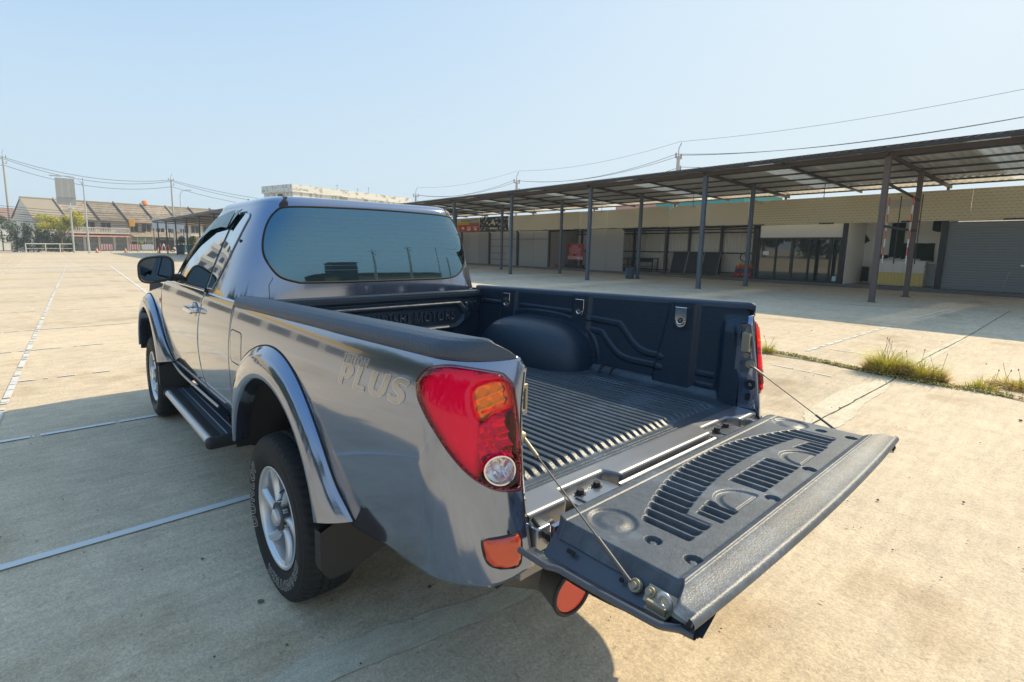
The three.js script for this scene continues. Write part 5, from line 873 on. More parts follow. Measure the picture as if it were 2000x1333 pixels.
// things standing in the stalls
{
  const t = canvasTex(256, 256, (g, w, h) => { g.fillStyle = '#a51d22'; g.fillRect(0, 0, w, h); for (const [y, s, n] of [[52, 30, 5], [100, 32, 8], [150, 34, 7]]) thaiInk(g, 22 + (8 - n) * 12, y, s, n, '#e3c0bd', n); thaiInk(g, 10, 186, 20, 6, '#e3c0bd', 2); thaiInk(g, 150, 186, 20, 5, '#e3c0bd', 5); g.fillStyle = '#dcd6d2'; g.fillRect(8, 198, 240, 40); g.fillStyle = '#a51d22'; g.beginPath(); g.arc(222, 218, 12, 0, 7); g.fill(); g.beginPath(); g.moveTo(14, 218); g.lineTo(30, 206); g.lineTo(30, 230); g.fill(); thaiInk(g, 40, 230, 20, 9, '#a51d22', 6); });
  const s = bthing('notice_stand', 'red notice board on a wheeled stand in the open stall', 'notice board', 17.8, 0.12, 7.5);
  part('board_face', new THREE.PlaneGeometry(1.30, 1.02).rotateY(-Math.PI / 2).translate(-0.03, 1.0, 0), new THREE.MeshStandardMaterial({ map: t, roughness: 0.5 }), s); part('board_back', bx(0.05, 1.04, 1.32, 0, 1.0, 0), MB.red, s);
  for (const z of [-0.6, 0.6]) { part('stand_leg', tube([[0, 0.5, z], [0.02, 0.25, z * 0.9], [-0.18, 0.04, z * 1.1]], 0.02, 12, 6), MB.frame, s); }
  part('stand_bar', beam([0, 0.10, -0.75], [0, 0.10, 0.75], 0.06, 0.14), MB.frame, s);
  const bk = bthing('barrier_beam', 'red and white striped barrier beam lying by the notice stand', 'barrier', 19.6, 0.12, 6.9); for (let i = 0; i < 6; i++) part('stripe', bx(0.10, 0.14, 0.3, 0, 0.08, -0.75 + i * 0.3), i % 2 ? MB.red : MB.tile, bk);
  const binG = new THREE.LatheGeometry([[0.0, 0.0], [0.17, 0.0], [0.19, 0.02], [0.215, 0.50], [0.23, 0.505], [0.23, 0.53], [0.205, 0.53], [0.20, 0.5], [0.17, 0.03], [0, 0.03]].map(q => new THREE.Vector2(...q)), 28);
  for (const [a, y, b, lab] of [[14.56, 0.115, 7.0, 'dark round bin against the grey wall in the stall'], [10.15, 0, 2.72, 'dark blue round bin beside a second row canopy post']]) { const b1 = bthing('round_bin', lab, 'bin', a, y, b, 'round bins under the canopy'); part('bin_body', binG, MB.blueBin, b1); part('bin_rim', new THREE.TorusGeometry(0.222, 0.014, 8, 32).rotateX(Math.PI / 2).translate(0, 0.52, 0), MB.blueBin, b1); }
  const tb = bthing('work_table', 'dark cluttered work table against the corrugated wall', 'table', 13.2, 0.12, 8.1); part('table_top', bx(0.6, 0.05, 1.7, 0, 0.72, 0), MB.black, tb); for (const [x, z] of [[-0.25, -0.8], [0.25, -0.8], [-0.25, 0.8], [0.25, 0.8]]) part('leg', bx(0.05, 0.70, 0.05, x, 0.35, z), MB.black, tb); part('shelf', bx(0.5, 0.03, 1.6, 0, 0.25, 0), std(0.05, 0.16, 0.22, 0.6), tb); part('tray', bx(0.4, 0.16, 0.7, 0, 0.60, 0.2), MB.black, tb);
  const rk = bthing('metal_rack', 'low dark metal rack beside the work table', 'rack', 14.5, 0.12, 8.2); for (const z of [-0.3, 0.3]) for (const x of [-0.2, 0.2]) part('leg', bx(0.03, 0.7, 0.03, x, 0.35, z), MB.black, rk); part('rack_shelf', bx(0.42, 0.03, 0.64, 0, 0.66, 0), MB.black, rk); part('rack_shelf', bx(0.42, 0.03, 0.64, 0, 0.3, 0), MB.black, rk);
  for (let i = 0; i < 3; i++) { const p = bthing('leaning_panel', ['leftmost dark framed panel leaning on the corrugated wall', 'middle dark framed panel leaning on the corrugated wall', 'rightmost dark framed panel leaning on the corrugated wall'][i], 'panel', 11.0 - i * 0.88, 0.12, 8.05 + 0.02 * i, 'dark panels leaning in the stall'); const q = sub('panel_leaf', p); q.rotation.z = -0.28; part('panel_sheet', bx(0.03, 1.18, 0.84, 0, 0.60, 0), MB.black, q); for (const z of [-0.425, 0.425]) part('panel_edge', bx(0.035, 1.2, 0.02, 0, 0.60, z), std(0.34, 0.34, 0.36, 0.4, { metalness: 0.5 }), q); }
  const gy = bthing('cloth_bag', 'pale crumpled bag propped beside the dark panels', 'bag', 11.55, 0.12, 8.3); part('bag_body', new THREE.SphereGeometry(0.28, 16, 12).scale(0.6, 2.0, 0.9).translate(0.1, 0.56, 0), std(0.40, 0.36, 0.31, 0.9), gy); part('bag_neck', new THREE.CylinderGeometry(0.10, 0.16, 0.14, 12).translate(0.1, 1.1, 0), std(0.36, 0.32, 0.27, 0.9), gy);
  const rd = bthing('painted_cart', 'small cart painted red orange and blue in the last stall', 'cart', 7.1, 0.12, 7.5);
  part('cart_base', rbx(0.62, 0.18, 0.84, 0.03, 0.05, 0.11, 0), std(0.42, 0.02, 0.04, 0.4), rd); part('cart_band', rbx(0.56, 0.18, 0.80, 0.03, 0.06, 0.29, 0), std(0.05, 0.045, 0.14, 0.4), rd); part('cart_body', new THREE.CylinderGeometry(0.27, 0.40, 0.26, 4, 1).rotateY(Math.PI / 4).scale(0.9, 1, 1.25).translate(0.06, 0.51, 0), std(0.75, 0.30, 0.03, 0.4), rd);
  for (let i = 0; i < 5; i++) part('painted_triangle', new THREE.ExtrudeGeometry(new THREE.Shape([new THREE.Vector2(-0.07, 0), new THREE.Vector2(0.07, 0), new THREE.Vector2(0, 0.22)]), { depth: 0.006, bevelEnabled: false }).rotateY(-Math.PI / 2).rotateZ(-0.45).translate(-0.245, 0.40, -0.32 + i * 0.16), std(0.55, 0.05, 0.02, 0.4), rd);
  for (const z of [-0.22, 0.0, 0.22]) part('cart_lamp', new THREE.SphereGeometry(0.035, 10, 8).translate(-0.26, 0.11, z), std(0.75, 0.35, 0.04, 0.3), rd);
  part('cart_hoop', new THREE.TorusGeometry(0.32, 0.028, 8, 32).rotateY(Math.PI / 2).scale(1, 0.75, 1).translate(0.05, 0.93, 0), std(0.06, 0.05, 0.03, 0.5), rd); part('cart_ornament', new THREE.TorusKnotGeometry(0.11, 0.03, 48, 6).translate(0.05, 1.06, 0), std(0.42, 0.26, 0.05, 0.5), rd);
}
// street poles with wires beyond the shops
const poleMat = std(0.42, 0.40, 0.37, 0.85), wireMat = std(0.03, 0.03, 0.033, 0.7), insMat = std(0.35, 0.30, 0.27, 0.4);
function utilityPole(label, p, h) {
  const U = thing('utility_pole', label, 'utility pole', p, 0, 'concrete utility poles'); part('pole', new THREE.CylinderGeometry(0.11, 0.18, h, 10).translate(0, h / 2, 0), poleMat, U);
  part('top_bracket', tube([[0, h, 0], [0, h + 0.5, 0], [0.2, h + 0.9, 0.05]], 0.035, 12, 6), poleMat, U);
  for (const [dx, dy] of [[0.35, -0.15], [-0.35, -0.15], [0.35, -0.95]]) { part('arm', bx(0.4, 0.06, 0.06, dx / 2, h + dy, 0), poleMat, U); part('insulator', new THREE.CylinderGeometry(0.05, 0.07, 0.32, 8).translate(dx, h + dy + 0.18, 0), insMat, U); }
  return U;
}
const sag = (a, b, s, r) => { const pts = []; for (let i = 0; i <= 14; i++) { const t = i / 14; pts.push([lerp(a[0], b[0], t), lerp(a[1], b[1], t) - s * 4 * t * (1 - t), lerp(a[2], b[2], t)]); } return tube(pts, r, 28, 5); };
const PR = [[-36, 9.2], [-10, 9.0], [16.3, 8.3], [33.1, 8.1], [51.9, 8.1]].map(([a, h]) => [at(a, 0, 16), h]);
utilityPole('utility pole rising behind the canopy left of the nearest post', PR[2][0], PR[2][1] - 0.5); utilityPole('utility pole over the middle of the canopy roof line', PR[3][0], PR[3][1] - 0.5); utilityPole('utility pole just right of the cab roof', PR[4][0], PR[4][1] - 0.5);
for (let i = 0; i + 1 < PR.length; i++) [[0.35, 0, 0.7], [-0.35, 0, 0.8], [0.35, -0.8, 0.8], [0.1, 0.9, 0.5]].forEach(([dx, dy, s], k) => { const [p, h] = PR[i], [q, g] = PR[i + 1]; single('overhead_wire', sag([p[0] + dx, h - 0.4 + dy, p[2]], [q[0] + dx, g - 0.4 + dy, q[2]], s * (i < 2 ? 1.4 : 1), k === 3 ? 0.010 : 0.016), wireMat, ['second highest wire', 'third highest wire', 'lowest wire', 'topmost thin wire'][k] + [' coming in from beyond the right picture edge', ' reaching the pole behind the canopy from the right', ' between the two poles over the canopy', ' from the middle canopy pole to the one by the cab'][i], 'wire', 'overhead wires behind the shops'); });
// things seen over the fascia
{ const bH = (name, label, a, b, w, d, h, m) => { const s = bthing(name, label, 'house', a, 0, b); part('wall', bx(d, h, w, d / 2, h / 2, 0), m, s); part('roof', bx(d + 0.4, 0.12, w + 0.4, d / 2, h + 0.06, 0), MB.roofTop, s); }; bH('back_house', 'pink house top showing over the fascia', 22.5, 20, 4, 6, 5.2, std(0.55, 0.30, 0.26, 0.8)); bH('back_house', 'teal house top showing over the fascia', 17.0, 20, 7, 6, 5.35, std(0.06, 0.30, 0.28, 0.7)); }

// ---------------------------------------------------------------- far side of the lot: terrace of houses, carport, street things
const MH = {
  wall: std(0.50, 0.46, 0.38, 0.85), wall2: std(0.44, 0.40, 0.34, 0.85), pale: std(0.60, 0.58, 0.53, 0.85), tile: std(0.25, 0.20, 0.145, 0.85), tile2: std(0.29, 0.235, 0.175, 0.85), tile3: std(0.22, 0.18, 0.135, 0.85), corr: std(0.34, 0.29, 0.22, 0.7), fire: std(0.12, 0.105, 0.09, 0.9), ridge: std(0.36, 0.31, 0.24, 0.85),
  win: phy(0.03, 0.035, 0.04, 0.15), gate: std(0.30, 0.33, 0.35, 0.6), pink: std(0.42, 0.22, 0.18, 0.8), balu: std(0.55, 0.50, 0.46, 0.8), dark: std(0.03, 0.03, 0.03, 0.8), green: std(0.20, 0.30, 0.26, 0.5), awnGreen: std(0.35, 0.47, 0.36, 0.7), rustSheet: std(0.38, 0.20, 0.10, 0.8), sheetBlue: std(0.42, 0.47, 0.52, 0.5, { metalness: 0.2 }), timber: std(0.40, 0.28, 0.17, 0.85),
  metal: std(0.50, 0.50, 0.49, 0.5, { metalness: 0.3 }), steel: std(0.05, 0.06, 0.075, 0.5), white: std(0.68, 0.68, 0.66, 0.6), red: std(0.55, 0.06, 0.04, 0.5), orange: std(0.75, 0.22, 0.05, 0.6), yellow: std(0.70, 0.45, 0.05, 0.6),
};
const HD = V3(29, 0, -9.5).normalize(), HYAW = Math.atan2(-HD.z, HD.x);
const hAt = s => [-2.2 + HD.x * s, 0, -99 + HD.z * s];
const tileMap = dataTex(256, (u, v) => { const r = (v * 20) % 1, c = (u * 22 + (Math.floor(v * 20) % 2) * 0.5) % 1, k = (r < 0.22 ? 0.62 : 1) * (c < 0.14 ? 0.8 : 1) * (0.82 + 0.3 * fbm(u * 12, v * 12, 3, 12)); return [225 * k, 225 * k, 225 * k]; });
for (const m of [MH.tile, MH.tile2, MH.tile3]) { m.map = tileMap; m.color.multiplyScalar(1.9); }
const tileRoof = (w, run, y0, y1, z0) => grid(1, 24, (s, t, i, j) => { const k = Math.floor((j + 1) / 2) / 12, up = j % 2 ? 0.05 : 0; return [(s - 0.5) * w, lerp(y0, y1, k) + up, z0 + run * (1 - k) - (1 - k) * 0]; });
function house(i, s, w, o) {
  const H = thing('terrace_house', o.label, 'house', hAt(s + w / 2), HYAW, 'terrace of houses across the lot'), W = o.wall || MH.wall, yE = 5.0, yR = 8.1;
  part('wall', bx(w, yE, 8, 0, yE / 2, -4.0), W, H);
  if (o.gable) { const sh = new THREE.Shape([new THREE.Vector2(-8, yE), new THREE.Vector2(0, yE), new THREE.Vector2(-4, yR - 0.1)]); part('gable_wall', new THREE.ExtrudeGeometry(sh, { depth: 0.2, bevelEnabled: false }).rotateY(-Math.PI / 2).rotateY(Math.PI).translate(-w / 2 + 0.1, 0, -8).rotateY(0), MH.pale, H); }
  const rm = [MH.tile, MH.tile2, MH.tile3][i % 3];
  if (o.corr) part('roof', grid(28, 2, (q, t, a, b) => [(q - 0.5) * (w + 0.3), lerp(yE - 0.15, yR, t) + (a % 2 ? 0.09 : 0), lerp(0.7, -4, t)]), MH.corr, H); else part('roof', tileRoof(w, 4.7, yE - 0.12, yR, -4), rm, H);
  part('rear_roof', grid(1, 1, (q, t) => [(q - 0.5) * w, lerp(yR, yE, t), lerp(-4, -8.6, t)]), rm, H);
  part('ridge_cap', bx(w, 0.18, 0.4, 0, yR + 0.05, -4), MH.ridge, H);
  part('fire_wall', beam([w / 2, yE + 0.05, 0.75], [w / 2, yR + 0.28, -4.1], 0.16, 0.20), o.pale ? MH.ridge : MH.fire, H);
  // upper floor
  for (const x of (o.wins || [-w * 0.25, w * 0.22])) { const q = part('window', bx(w * 0.34, 1.35, 0.06, x, 3.95, 0.02), MH.win, H); part('window_frame', merge([bx(w * 0.36, 0.08, 0.08, 0, 0.70, 0.03), bx(w * 0.36, 0.08, 0.08, 0, -0.70, 0.03), bx(0.06, 1.4, 0.08, 0, 0, 0.03), bx(0.07, 1.4, 0.08, -w * 0.175, 0, 0.03), bx(0.07, 1.4, 0.08, w * 0.175, 0, 0.03)]).translate(x, 3.95, 0.02), o.pale ? MH.white : MH.wall2, q); }
  if (o.balcony) { part('balcony_slab', bx(w, 0.18, 1.3, 0, 2.85, 0.65), MH.balu, H); part('balcony_rail', bx(w, 0.12, 0.16, 0, 3.72, 1.25), MH.balu, H); const n = Math.round(w / 0.24); for (let k = 0; k < n; k++) part('baluster', bx(0.09, 0.80, 0.09, -w / 2 + (k + 0.5) * w / n, 3.30, 1.25), MH.balu, H); }
  if (o.awning) part('awning', grid(10, 2, (q, t, a) => [(q - 0.5) * w, lerp(2.78, 2.25, t) + (a % 2 ? 0.04 : 0), lerp(0.1, 2.0, t)]), o.awning, H);
  if (o.rust) part('lean_roof', grid(16, 2, (q, t, a) => [(q - 0.5) * w, lerp(5.0, 4.75, t) + (a % 2 ? 0.04 : 0), lerp(0.2, 1.5, t)]), MH.rustSheet, H);
  if (o.porch) part('porch_roof', tileRoof(w, 2.2, 2.35, 3.25, 0.2), MH.tile2, H);
  // ground floor
  if (o.front === 'gate') { for (const x of [-w * 0.25, w * 0.25]) { const G = sub('folding_gate', H); part('gate_back', bx(w * 0.46, 2.2, 0.04, x, 1.15, 0.04), MH.dark, G); for (let k = 0; k < 11; k++) part('gate_bar', bx(0.10, 2.2, 0.05, x - w * 0.22 + (k + 0.5) * w * 0.44 / 11, 1.15, 0.10), MH.gate, G); for (const y of [0.4, 1.15, 1.95]) part('gate_rail', bx(w * 0.46, 0.12, 0.04, x, y, 0.14), MH.gate, G); } part('pier', bx(0.35, 2.3, 0.3, 0, 1.15, 0.15), MH.pale, H); part('pier', bx(0.3, 2.3, 0.3, w / 2 - 0.1, 1.15, 0.15), MH.pale, H); }
  if (o.front === 'shop') { part('shop_glass', bx(w * 0.86, 2.2, 0.05, 0, 1.15, 0.03), MH.win, H); for (let k = 0; k < 4; k++) part('shop_mullion', bx(0.12, 2.3, 0.1, -w * 0.43 + k * w * 0.286, 1.15, 0.07), MH.white, H); part('shop_transom', bx(w * 0.88, 0.12, 0.1, 0, 1.65, 0.07), MH.white, H); part('shop_sign', bx(w * 0.84, 0.5, 0.05, 0, 1.98, 0.08), MH.green, H); part('poster', bx(w * 0.24, 0.9, 0.04, w * 0.28, 1.1, 0.09), std(0.05, 0.10, 0.26, 0.5), H); for (let k = 0; k < 3; k++) part('poster_line', bx(w * 0.18, 0.10, 0.02, w * 0.28, 0.85 + k * 0.25, 0.12), MH.white, H); part('door_sign', bx(w * 0.14, 0.22, 0.02, 0, 1.42, 0.09), MH.white, H); }
  if (o.front === 'dark') { part('shop_opening', bx(w * 0.9, 2.2, 0.05, 0, 1.12, 0.03), MH.dark, H); part('cloth_awning', grid(6, 2, (q, t) => [lerp(-w * 0.5, w * 0.1, q), lerp(2.5, 1.9, t), lerp(0.2, 2.2, t)]), MH.awnGreen, H); part('cloth_awning', grid(6, 2, (q, t) => [lerp(w * 0.15, w * 0.6, q), lerp(2.2, 1.8, t), lerp(0.2, 1.8, t)]), MH.pale, H); }
  return H;
}
house(0, 0.3, 4.3, { label: 'leftmost cream terrace house with gable end and corrugated roof', wall: MH.pale, gable: 1, corr: 1, front: 'gate', wins: [0.2, 1.4], pale: 1 });
house(1, 4.6, 4.4, { label: 'terrace house with balcony directly behind the lamp post', balcony: 1, front: 'gate', awning: MH.pink });
house(2, 9.0, 4.3, { label: 'terrace house with balcony and pink awning left of the glazed shop', balcony: 1, front: 'gate', awning: MH.pink, wins: [-1.0], wall: MH.wall });
house(3, 13.3, 4.5, { label: 'terrace house with glazed green shop front', front: 'shop', porch: 1, rust: 1, wall: MH.wall2 });
house(4, 17.8, 4.4, { label: 'terrace house with dark open shop and pale green awning', front: 'dark', wall: MH.pale, pale: 1, porch: 1 });
house(5, 22.2, 4.4, { label: 'terrace house with rusty lean-to under the eave behind the carport', front: 'gate', rust: 1, wall: MH.pale });
house(6, 26.6, 4.4, { label: 'terrace house next to the cab window edge', front: 'gate', wall: MH.wall });
house(7, 31.0, 4.4, { label: 'rightmost terrace house half hidden by the cab', front: 'gate', wall: MH.pale, pale: 1 });
{ // dish, satellite, far house
  const d = thing('satellite_dish', 'orange satellite dish on the terrace roof', 'satellite dish', [14.2, 8.0, -109]); part('dish', new THREE.SphereGeometry(0.85, 18, 8, 0, Math.PI * 2, 0, 0.7).rotateX(0.9).translate(0, 0.2, 0), MH.orange, d); part('dish_mast', bar([0, -0.2, -0.3], [0, 0.9, -0.2], 0.05, 8), MH.metal, d); part('feed_arm', bar([0, 0.6, 0.1], [0, 0.9, 0.9], 0.03, 6), MH.metal, d);
  const f = thing('far_house', 'white house with ribbed roof at the left picture edge', 'house', [-12, 0, -128], 0.15); part('wall', bx(14, 5.6, 8, 0, 2.8, 0), MH.white, f); part('roof', grid(50, 2, (s, t, a) => [(s - 0.5) * 15, lerp(5.4, 7.6, t) + (a % 2 ? 0.1 : 0), lerp(4.6, 0, t)]), std(0.35, 0.22, 0.17, 0.8), f); part('stair_tower', bx(5, 10.2, 4, 3, 5.1, -6), MH.white, f); part('window', bx(1.1, 1.3, 0.1, 4.1, 9.0, -3.95), MH.win, f); part('window', bx(1.2, 1.3, 0.1, -2, 3.6, 4.05), MH.win, f); part('window', bx(1.2, 1.3, 0.1, 3, 3.6, 4.05), MH.win, f);
}
{ // carport beyond the cab
  const c = thing('carport', 'dark steel carport with flat roof left of the cab window', 'carport', [11.3, 0, -44]);
  for (let k = 0; k < 7; k++) { part('post', bx(0.14, 4.1, 0.14, 0, 2.05, -k * 5.8), MH.steel, c); part('post', bx(0.14, 3.9, 0.14, 6, 1.95, -k * 5.8), MH.steel, c); part('rafter', beam([-0.4, 4.15, -k * 5.8], [6.6, 3.9, -k * 5.8], 0.08, 0.12), MH.steel, c); }
  for (let i = 0; i < 47; i++) part('roof_sheet', grid(6, 1, (s, t, a) => [lerp(-0.5, 6.8, t), lerp(4.36, 4.05, t) + (a % 2 ? 0.03 : 0), 0.8 - (i + s) * 0.78]), std(0.16, 0.16, 0.15, 0.6), c);
  part('edge_beam', beam([-0.45, 4.25, 0.8], [-0.45, 4.25, -36], 0.08, 0.2), MH.steel, c);
  const w = thing('sheet_wall', 'pale blue metal sheet wall above the carport', 'wall', [14.6, 0, -90], -0.05); for (let i = 0; i < 6; i++) part('sheet', bx(0.72, 1.5, 0.04, -1.9 + i * 0.74, 4.35, (i % 2) * 0.03), MH.sheetBlue, w);
  for (const x of [-2.1, 0, 2.0]) part('wall_post', bx(0.1, 5.1, 0.1, x, 2.55, -0.08), MH.steel, w);
  const tf = thing('timber_fence', 'brown timber fence under the carport roof', 'fence', [19.0, 0, -82], 0); for (let i = 0; i < 22; i++) part('plank', bx(0.24, 2.4, 0.05, -3.0 + i * 0.28, 1.2, 0), MH.timber, tf); for (const y of [0.4, 2.0]) part('fence_rail', bx(6.4, 0.1, 0.08, 0, y, -0.06), MH.timber, tf);
}
utilityPole('utility pole with wires at the left picture edge', [-4.4, 0, -96], 13.2); utilityPole('utility pole standing in front of the terrace roofs', [16.6, 0, -97], 11.9);
for (const [dy, s, nm] of [[-0.1, 1.3, 'upper'], [-0.3, 1.6, 'middle'], [-1.2, 1.5, 'lower']]) { single('street_wire', sag([-4.4, 13.2 + dy, -96], [16.6, 11.9 + dy, -97], s, 0.03), wireMat, nm + ' wire between the left utility pole and the one before the roofs', 'wire', 'wires over the terrace'); single('street_wire', sag([16.6, 11.9 + dy, -97], [44, 8.5 + dy, -80], s, 0.03), wireMat, nm + ' wire running right from the pole before the roofs', 'wire', 'wires behind the cab'); single('street_wire', sag([-4.4, 13.2 + dy, -96], [-30, 13.5 + dy, -92], s, 0.03), wireMat, nm + ' wire leaving the picture from the left utility pole', 'wire', 'wires at the left edge'); }
for (let k = 0; k < 9; k++) single('cable_bundle', sag([-9, 6.7 - k * 0.24, -95.6 + 0.1 * (k % 3)], [17, 6.2 - k * 0.23, -96.6], 0.5 + 0.13 * (k % 4), 0.028), wireMat, ['topmost', 'second', 'third', 'fourth', 'middle', 'sixth', 'seventh', 'eighth', 'lowest'][k] + ' slack cable along the front of the terrace, counted from above', 'cable', 'cables along the terrace');
{ // lamp post, sign seen from behind
  const l = thing('street_lamp', 'curved arm street lamp before the terrace', 'street lamp', [3.5, 0, -79.5]); part('lamp_post', new THREE.CylinderGeometry(0.07, 0.13, 9.4, 10).translate(0, 4.7, 0), MH.metal, l); part('lamp_arm', tube([[0.05, 7.8, 0], [-0.2, 8.8, 0], [-0.9, 9.4, 0], [-2.2, 9.5, 0]], 0.05, 20, 6), MH.metal, l); part('lamp_head', rbx(1.2, 0.14, 0.3, 0.05, -2.7, 9.46, 0), MH.metal, l);
  const l2 = thing('street_lamp', 'small street lamp beside the pole before the roofs', 'street lamp', [18.2, 0, -99]); part('lamp_post', bar([0, 0, 0], [0, 9.6, 0], 0.06, 8), MH.metal, l2); part('lamp_arm', tube([[0, 9.4, 0], [0.3, 10.2, 0], [1.1, 10.5, 0]], 0.05, 12, 6), MH.metal, l2); part('lamp_head', rbx(0.9, 0.16, 0.3, 0.05, 1.4, 10.5, 0), MH.metal, l2);
  const s = thing('road_sign', 'grey back of a tall road sign board', 'sign', [2.1, 0, -83]); part('sign_post', bar([0, 0, 0], [0, 6.4, 0], 0.11, 10), MH.metal, s); for (let i = 0; i < 3; i++) part('sign_panel', bx(0.66, 3.3, 0.06, -0.7 + i * 0.68 - 0.3, 7.9, 0), std(0.42, 0.41, 0.38, 0.6), s); part('sign_brace', bx(2.1, 0.08, 0.12, -0.3, 7.2, 0.08), MH.metal, s); part('small_plate', bx(0.65, 0.3, 0.05, 0.1, 5.95, 0.1), MH.white, s);
  const r = thing('pipe_barrier', 'white pipe barrier in front of the hedge', 'barrier', [-1.2, 0, -84.5], 0.1); for (const x of [-1.6, 0.4, 1.9]) part('barrier_post', bar([x, 0, 0], [x, 1.15, 0], 0.05, 8), MH.white, r); part('barrier_rail', bar([-1.6, 1.15, 0], [3.2, 1.15, 0], 0.05, 8), MH.white, r); part('barrier_rail', bar([-1.6, 0.55, 0], [3.2, 0.55, 0], 0.03, 8), MH.pale, r);
  [['white slatted barrier left of the glazed shop', 5.9], ['pale striped barrier before the shop door', 9.3], ['white board barrier before the glazed shop', 11.0], ['red hooped barrier right of the glazed shop', 13.1]].forEach(([lab, x], i) => { const b = thing('street_barrier', lab, 'barrier', [x, 0, -86.5], -0.1, 'barriers along the far street'); if (i === 3) { for (let k = 0; k < 3; k++) part('hoop', new THREE.TorusGeometry(0.32, 0.05, 6, 16, Math.PI).scale(0.7, 3.2, 1).translate(-0.5 + k * 0.5, 0.1, 0), k % 2 ? MH.white : MH.red, b); } else { part('barrier_board', rbx(1.5, 0.75, 0.06, 0.02, 0, 0.75, 0), MH.white, b); for (let k = 0; k < 5; k++) part('barrier_slat', bx(0.12, 0.8, 0.03, -0.6 + k * 0.3, 0.75, 0.05), i === 2 ? MH.white : MH.red, b); for (const dx of [-0.6, 0.6]) part('leg', bx(0.06, 0.5, 0.4, dx, 0.25, 0), MH.metal, b); } });
  [4.6, 7.9, 11.9].forEach((x, i) => { const c = thing('traffic_cone', ['orange cone at the foot of the lamp post', 'orange cone between the slatted and striped barriers', 'orange cone before the glazed shop'][i], 'traffic cone', [x, 0, -83.5], 0, 'cones along the far street'); part('cone', new THREE.CylinderGeometry(0.03, 0.17, 0.7, 12).translate(0, 0.38, 0), MH.orange, c); part('cone_base', bx(0.42, 0.05, 0.42, 0, 0.03, 0), MH.dark, c); part('cone_band', new THREE.CylinderGeometry(0.085, 0.115, 0.14, 12).translate(0, 0.42, 0), MH.white, c); });
  const moto = (lab, p, t, m) => { const o = thing('motorcycle', lab, 'motorcycle', p, t, 'motorcycles by the dark shop'); for (const x of [-0.6, 0.6]) { part('wheel', new THREE.TorusGeometry(0.25, 0.06, 8, 20).translate(x, 0.3, 0), MH.dark, o); } part('body', merge([rbx(0.9, 0.25, 0.22, 0.08, -0.1, 0.62, 0), rbx(0.3, 0.5, 0.3, 0.08, 0.45, 0.65, 0, 0, 0, 0.3)]), m, o); part('seat', rbx(0.7, 0.1, 0.24, 0.04, -0.3, 0.8, 0), MH.dark, o); part('handlebar', merge([bar([0.5, 0.8, 0], [0.42, 1.05, 0], 0.03, 6), bar([0.42, 1.05, -0.32], [0.42, 1.05, 0.32], 0.02, 6)]), MH.metal, o); };
  moto('white motorcycle parked before the dark shop', [15.0, 0, -87.5], 0.4, MH.white); moto('red motorcycle nearest the carport', [18.4, 0, -85.5], 2.6, MH.red); moto('dark motorcycle behind the teal crate', [16.2, 0, -88.5], 1.0, MH.steel);
  const bxs = (lab, p, m) => { const o = thing('crate', lab, 'crate', p); part('crate_box', rbx(0.7, 0.8, 0.6, 0.03, 0, 0.4, 0), m, o); part('crate_lid', rbx(0.76, 0.08, 0.66, 0.02, 0, 0.84, 0), m, o); }; bxs('teal crate standing before the dark shop', [15.9, 0, -85.5], std(0.05, 0.32, 0.28, 0.5)); bxs('yellow crate right of the teal crate', [17.6, 0, -86.5], MH.yellow);
  const ob = thing('hanging_sign', 'orange box sign on a thin post by the balcony end', 'sign', [9.4, 0, -90]); part('sign_post', bar([0, 0, 0], [0, 5.0, 0], 0.05, 8), MH.rustSheet, ob); part('sign_box', rbx(0.7, 1.0, 0.25, 0.05, 0.3, 4.3, 0), std(0.75, 0.36, 0.02, 0.5), ob);
}
// plants
const leafQuad = (s) => { const g = new THREE.BufferGeometry(); g.setAttribute('position', new THREE.Float32BufferAttribute([-s, 0, 0, 0, -s * 0.4, s * 0.15, s, 0, 0, 0, s * 0.4, s * 0.15], 3)); g.setIndex([0, 1, 2, 0, 2, 3]); g.setAttribute('uv', new THREE.Float32BufferAttribute([0, 0, 0.5, 0, 1, 0, 0.5, 1], 2)); g.computeVertexNormals(); return g; };
function leafCloud(blobs, n, s) { // n small faces spread through a set of ellipsoids, denser towards their skins
  const pos = [], idx = [], e = new THREE.Euler(), m = new THREE.Matrix4(), v = V3(0, 0, 0), base = [[-s, 0, 0], [0, -s * 0.5, s * 0.12], [s, 0, 0], [0, s * 0.5, s * 0.12]];
  for (let i = 0; i < n; i++) { const b = blobs[Math.floor(rnd() * blobs.length)], u = rr(-1, 1), a = rr(0, 6.283), q = Math.sqrt(1 - u * u), r = Math.pow(rnd(), 0.45), c = [b[0] + Math.cos(a) * q * b[3] * r, b[1] + u * b[4] * r, b[2] + Math.sin(a) * q * (b[5] ?? b[3]) * r]; m.makeRotationFromEuler(e.set(rr(0, 6.3), rr(0, 6.3), rr(0, 6.3))); const k = pos.length / 3, sc = rr(0.6, 1.3); for (const p of base) { v.set(p[0] * sc, p[1] * sc, p[2] * sc).applyMatrix4(m); pos.push(v.x + c[0], v.y + c[1], v.z + c[2]); } idx.push(k, k + 1, k + 2, k, k + 2, k + 3); }
  const g = new THREE.BufferGeometry(); g.setAttribute('position', new THREE.Float32BufferAttribute(pos, 3)); g.setIndex(idx); g.computeVertexNormals(); g.setAttribute('uv', new THREE.Float32BufferAttribute(new Float32Array(pos.length / 3 * 2), 2)); return g;
}
const leafM = (r, g, b) => phy(r, g, b, 0.75, { transmission: 0.25, thickness: 0 });
const lfDark = leafM(0.035, 0.075, 0.022), lfMid = leafM(0.06, 0.115, 0.03), lfYellow = leafM(0.60, 0.54, 0.04), lfLime = leafM(0.22, 0.28, 0.03), bark = std(0.12, 0.09, 0.065, 0.9);
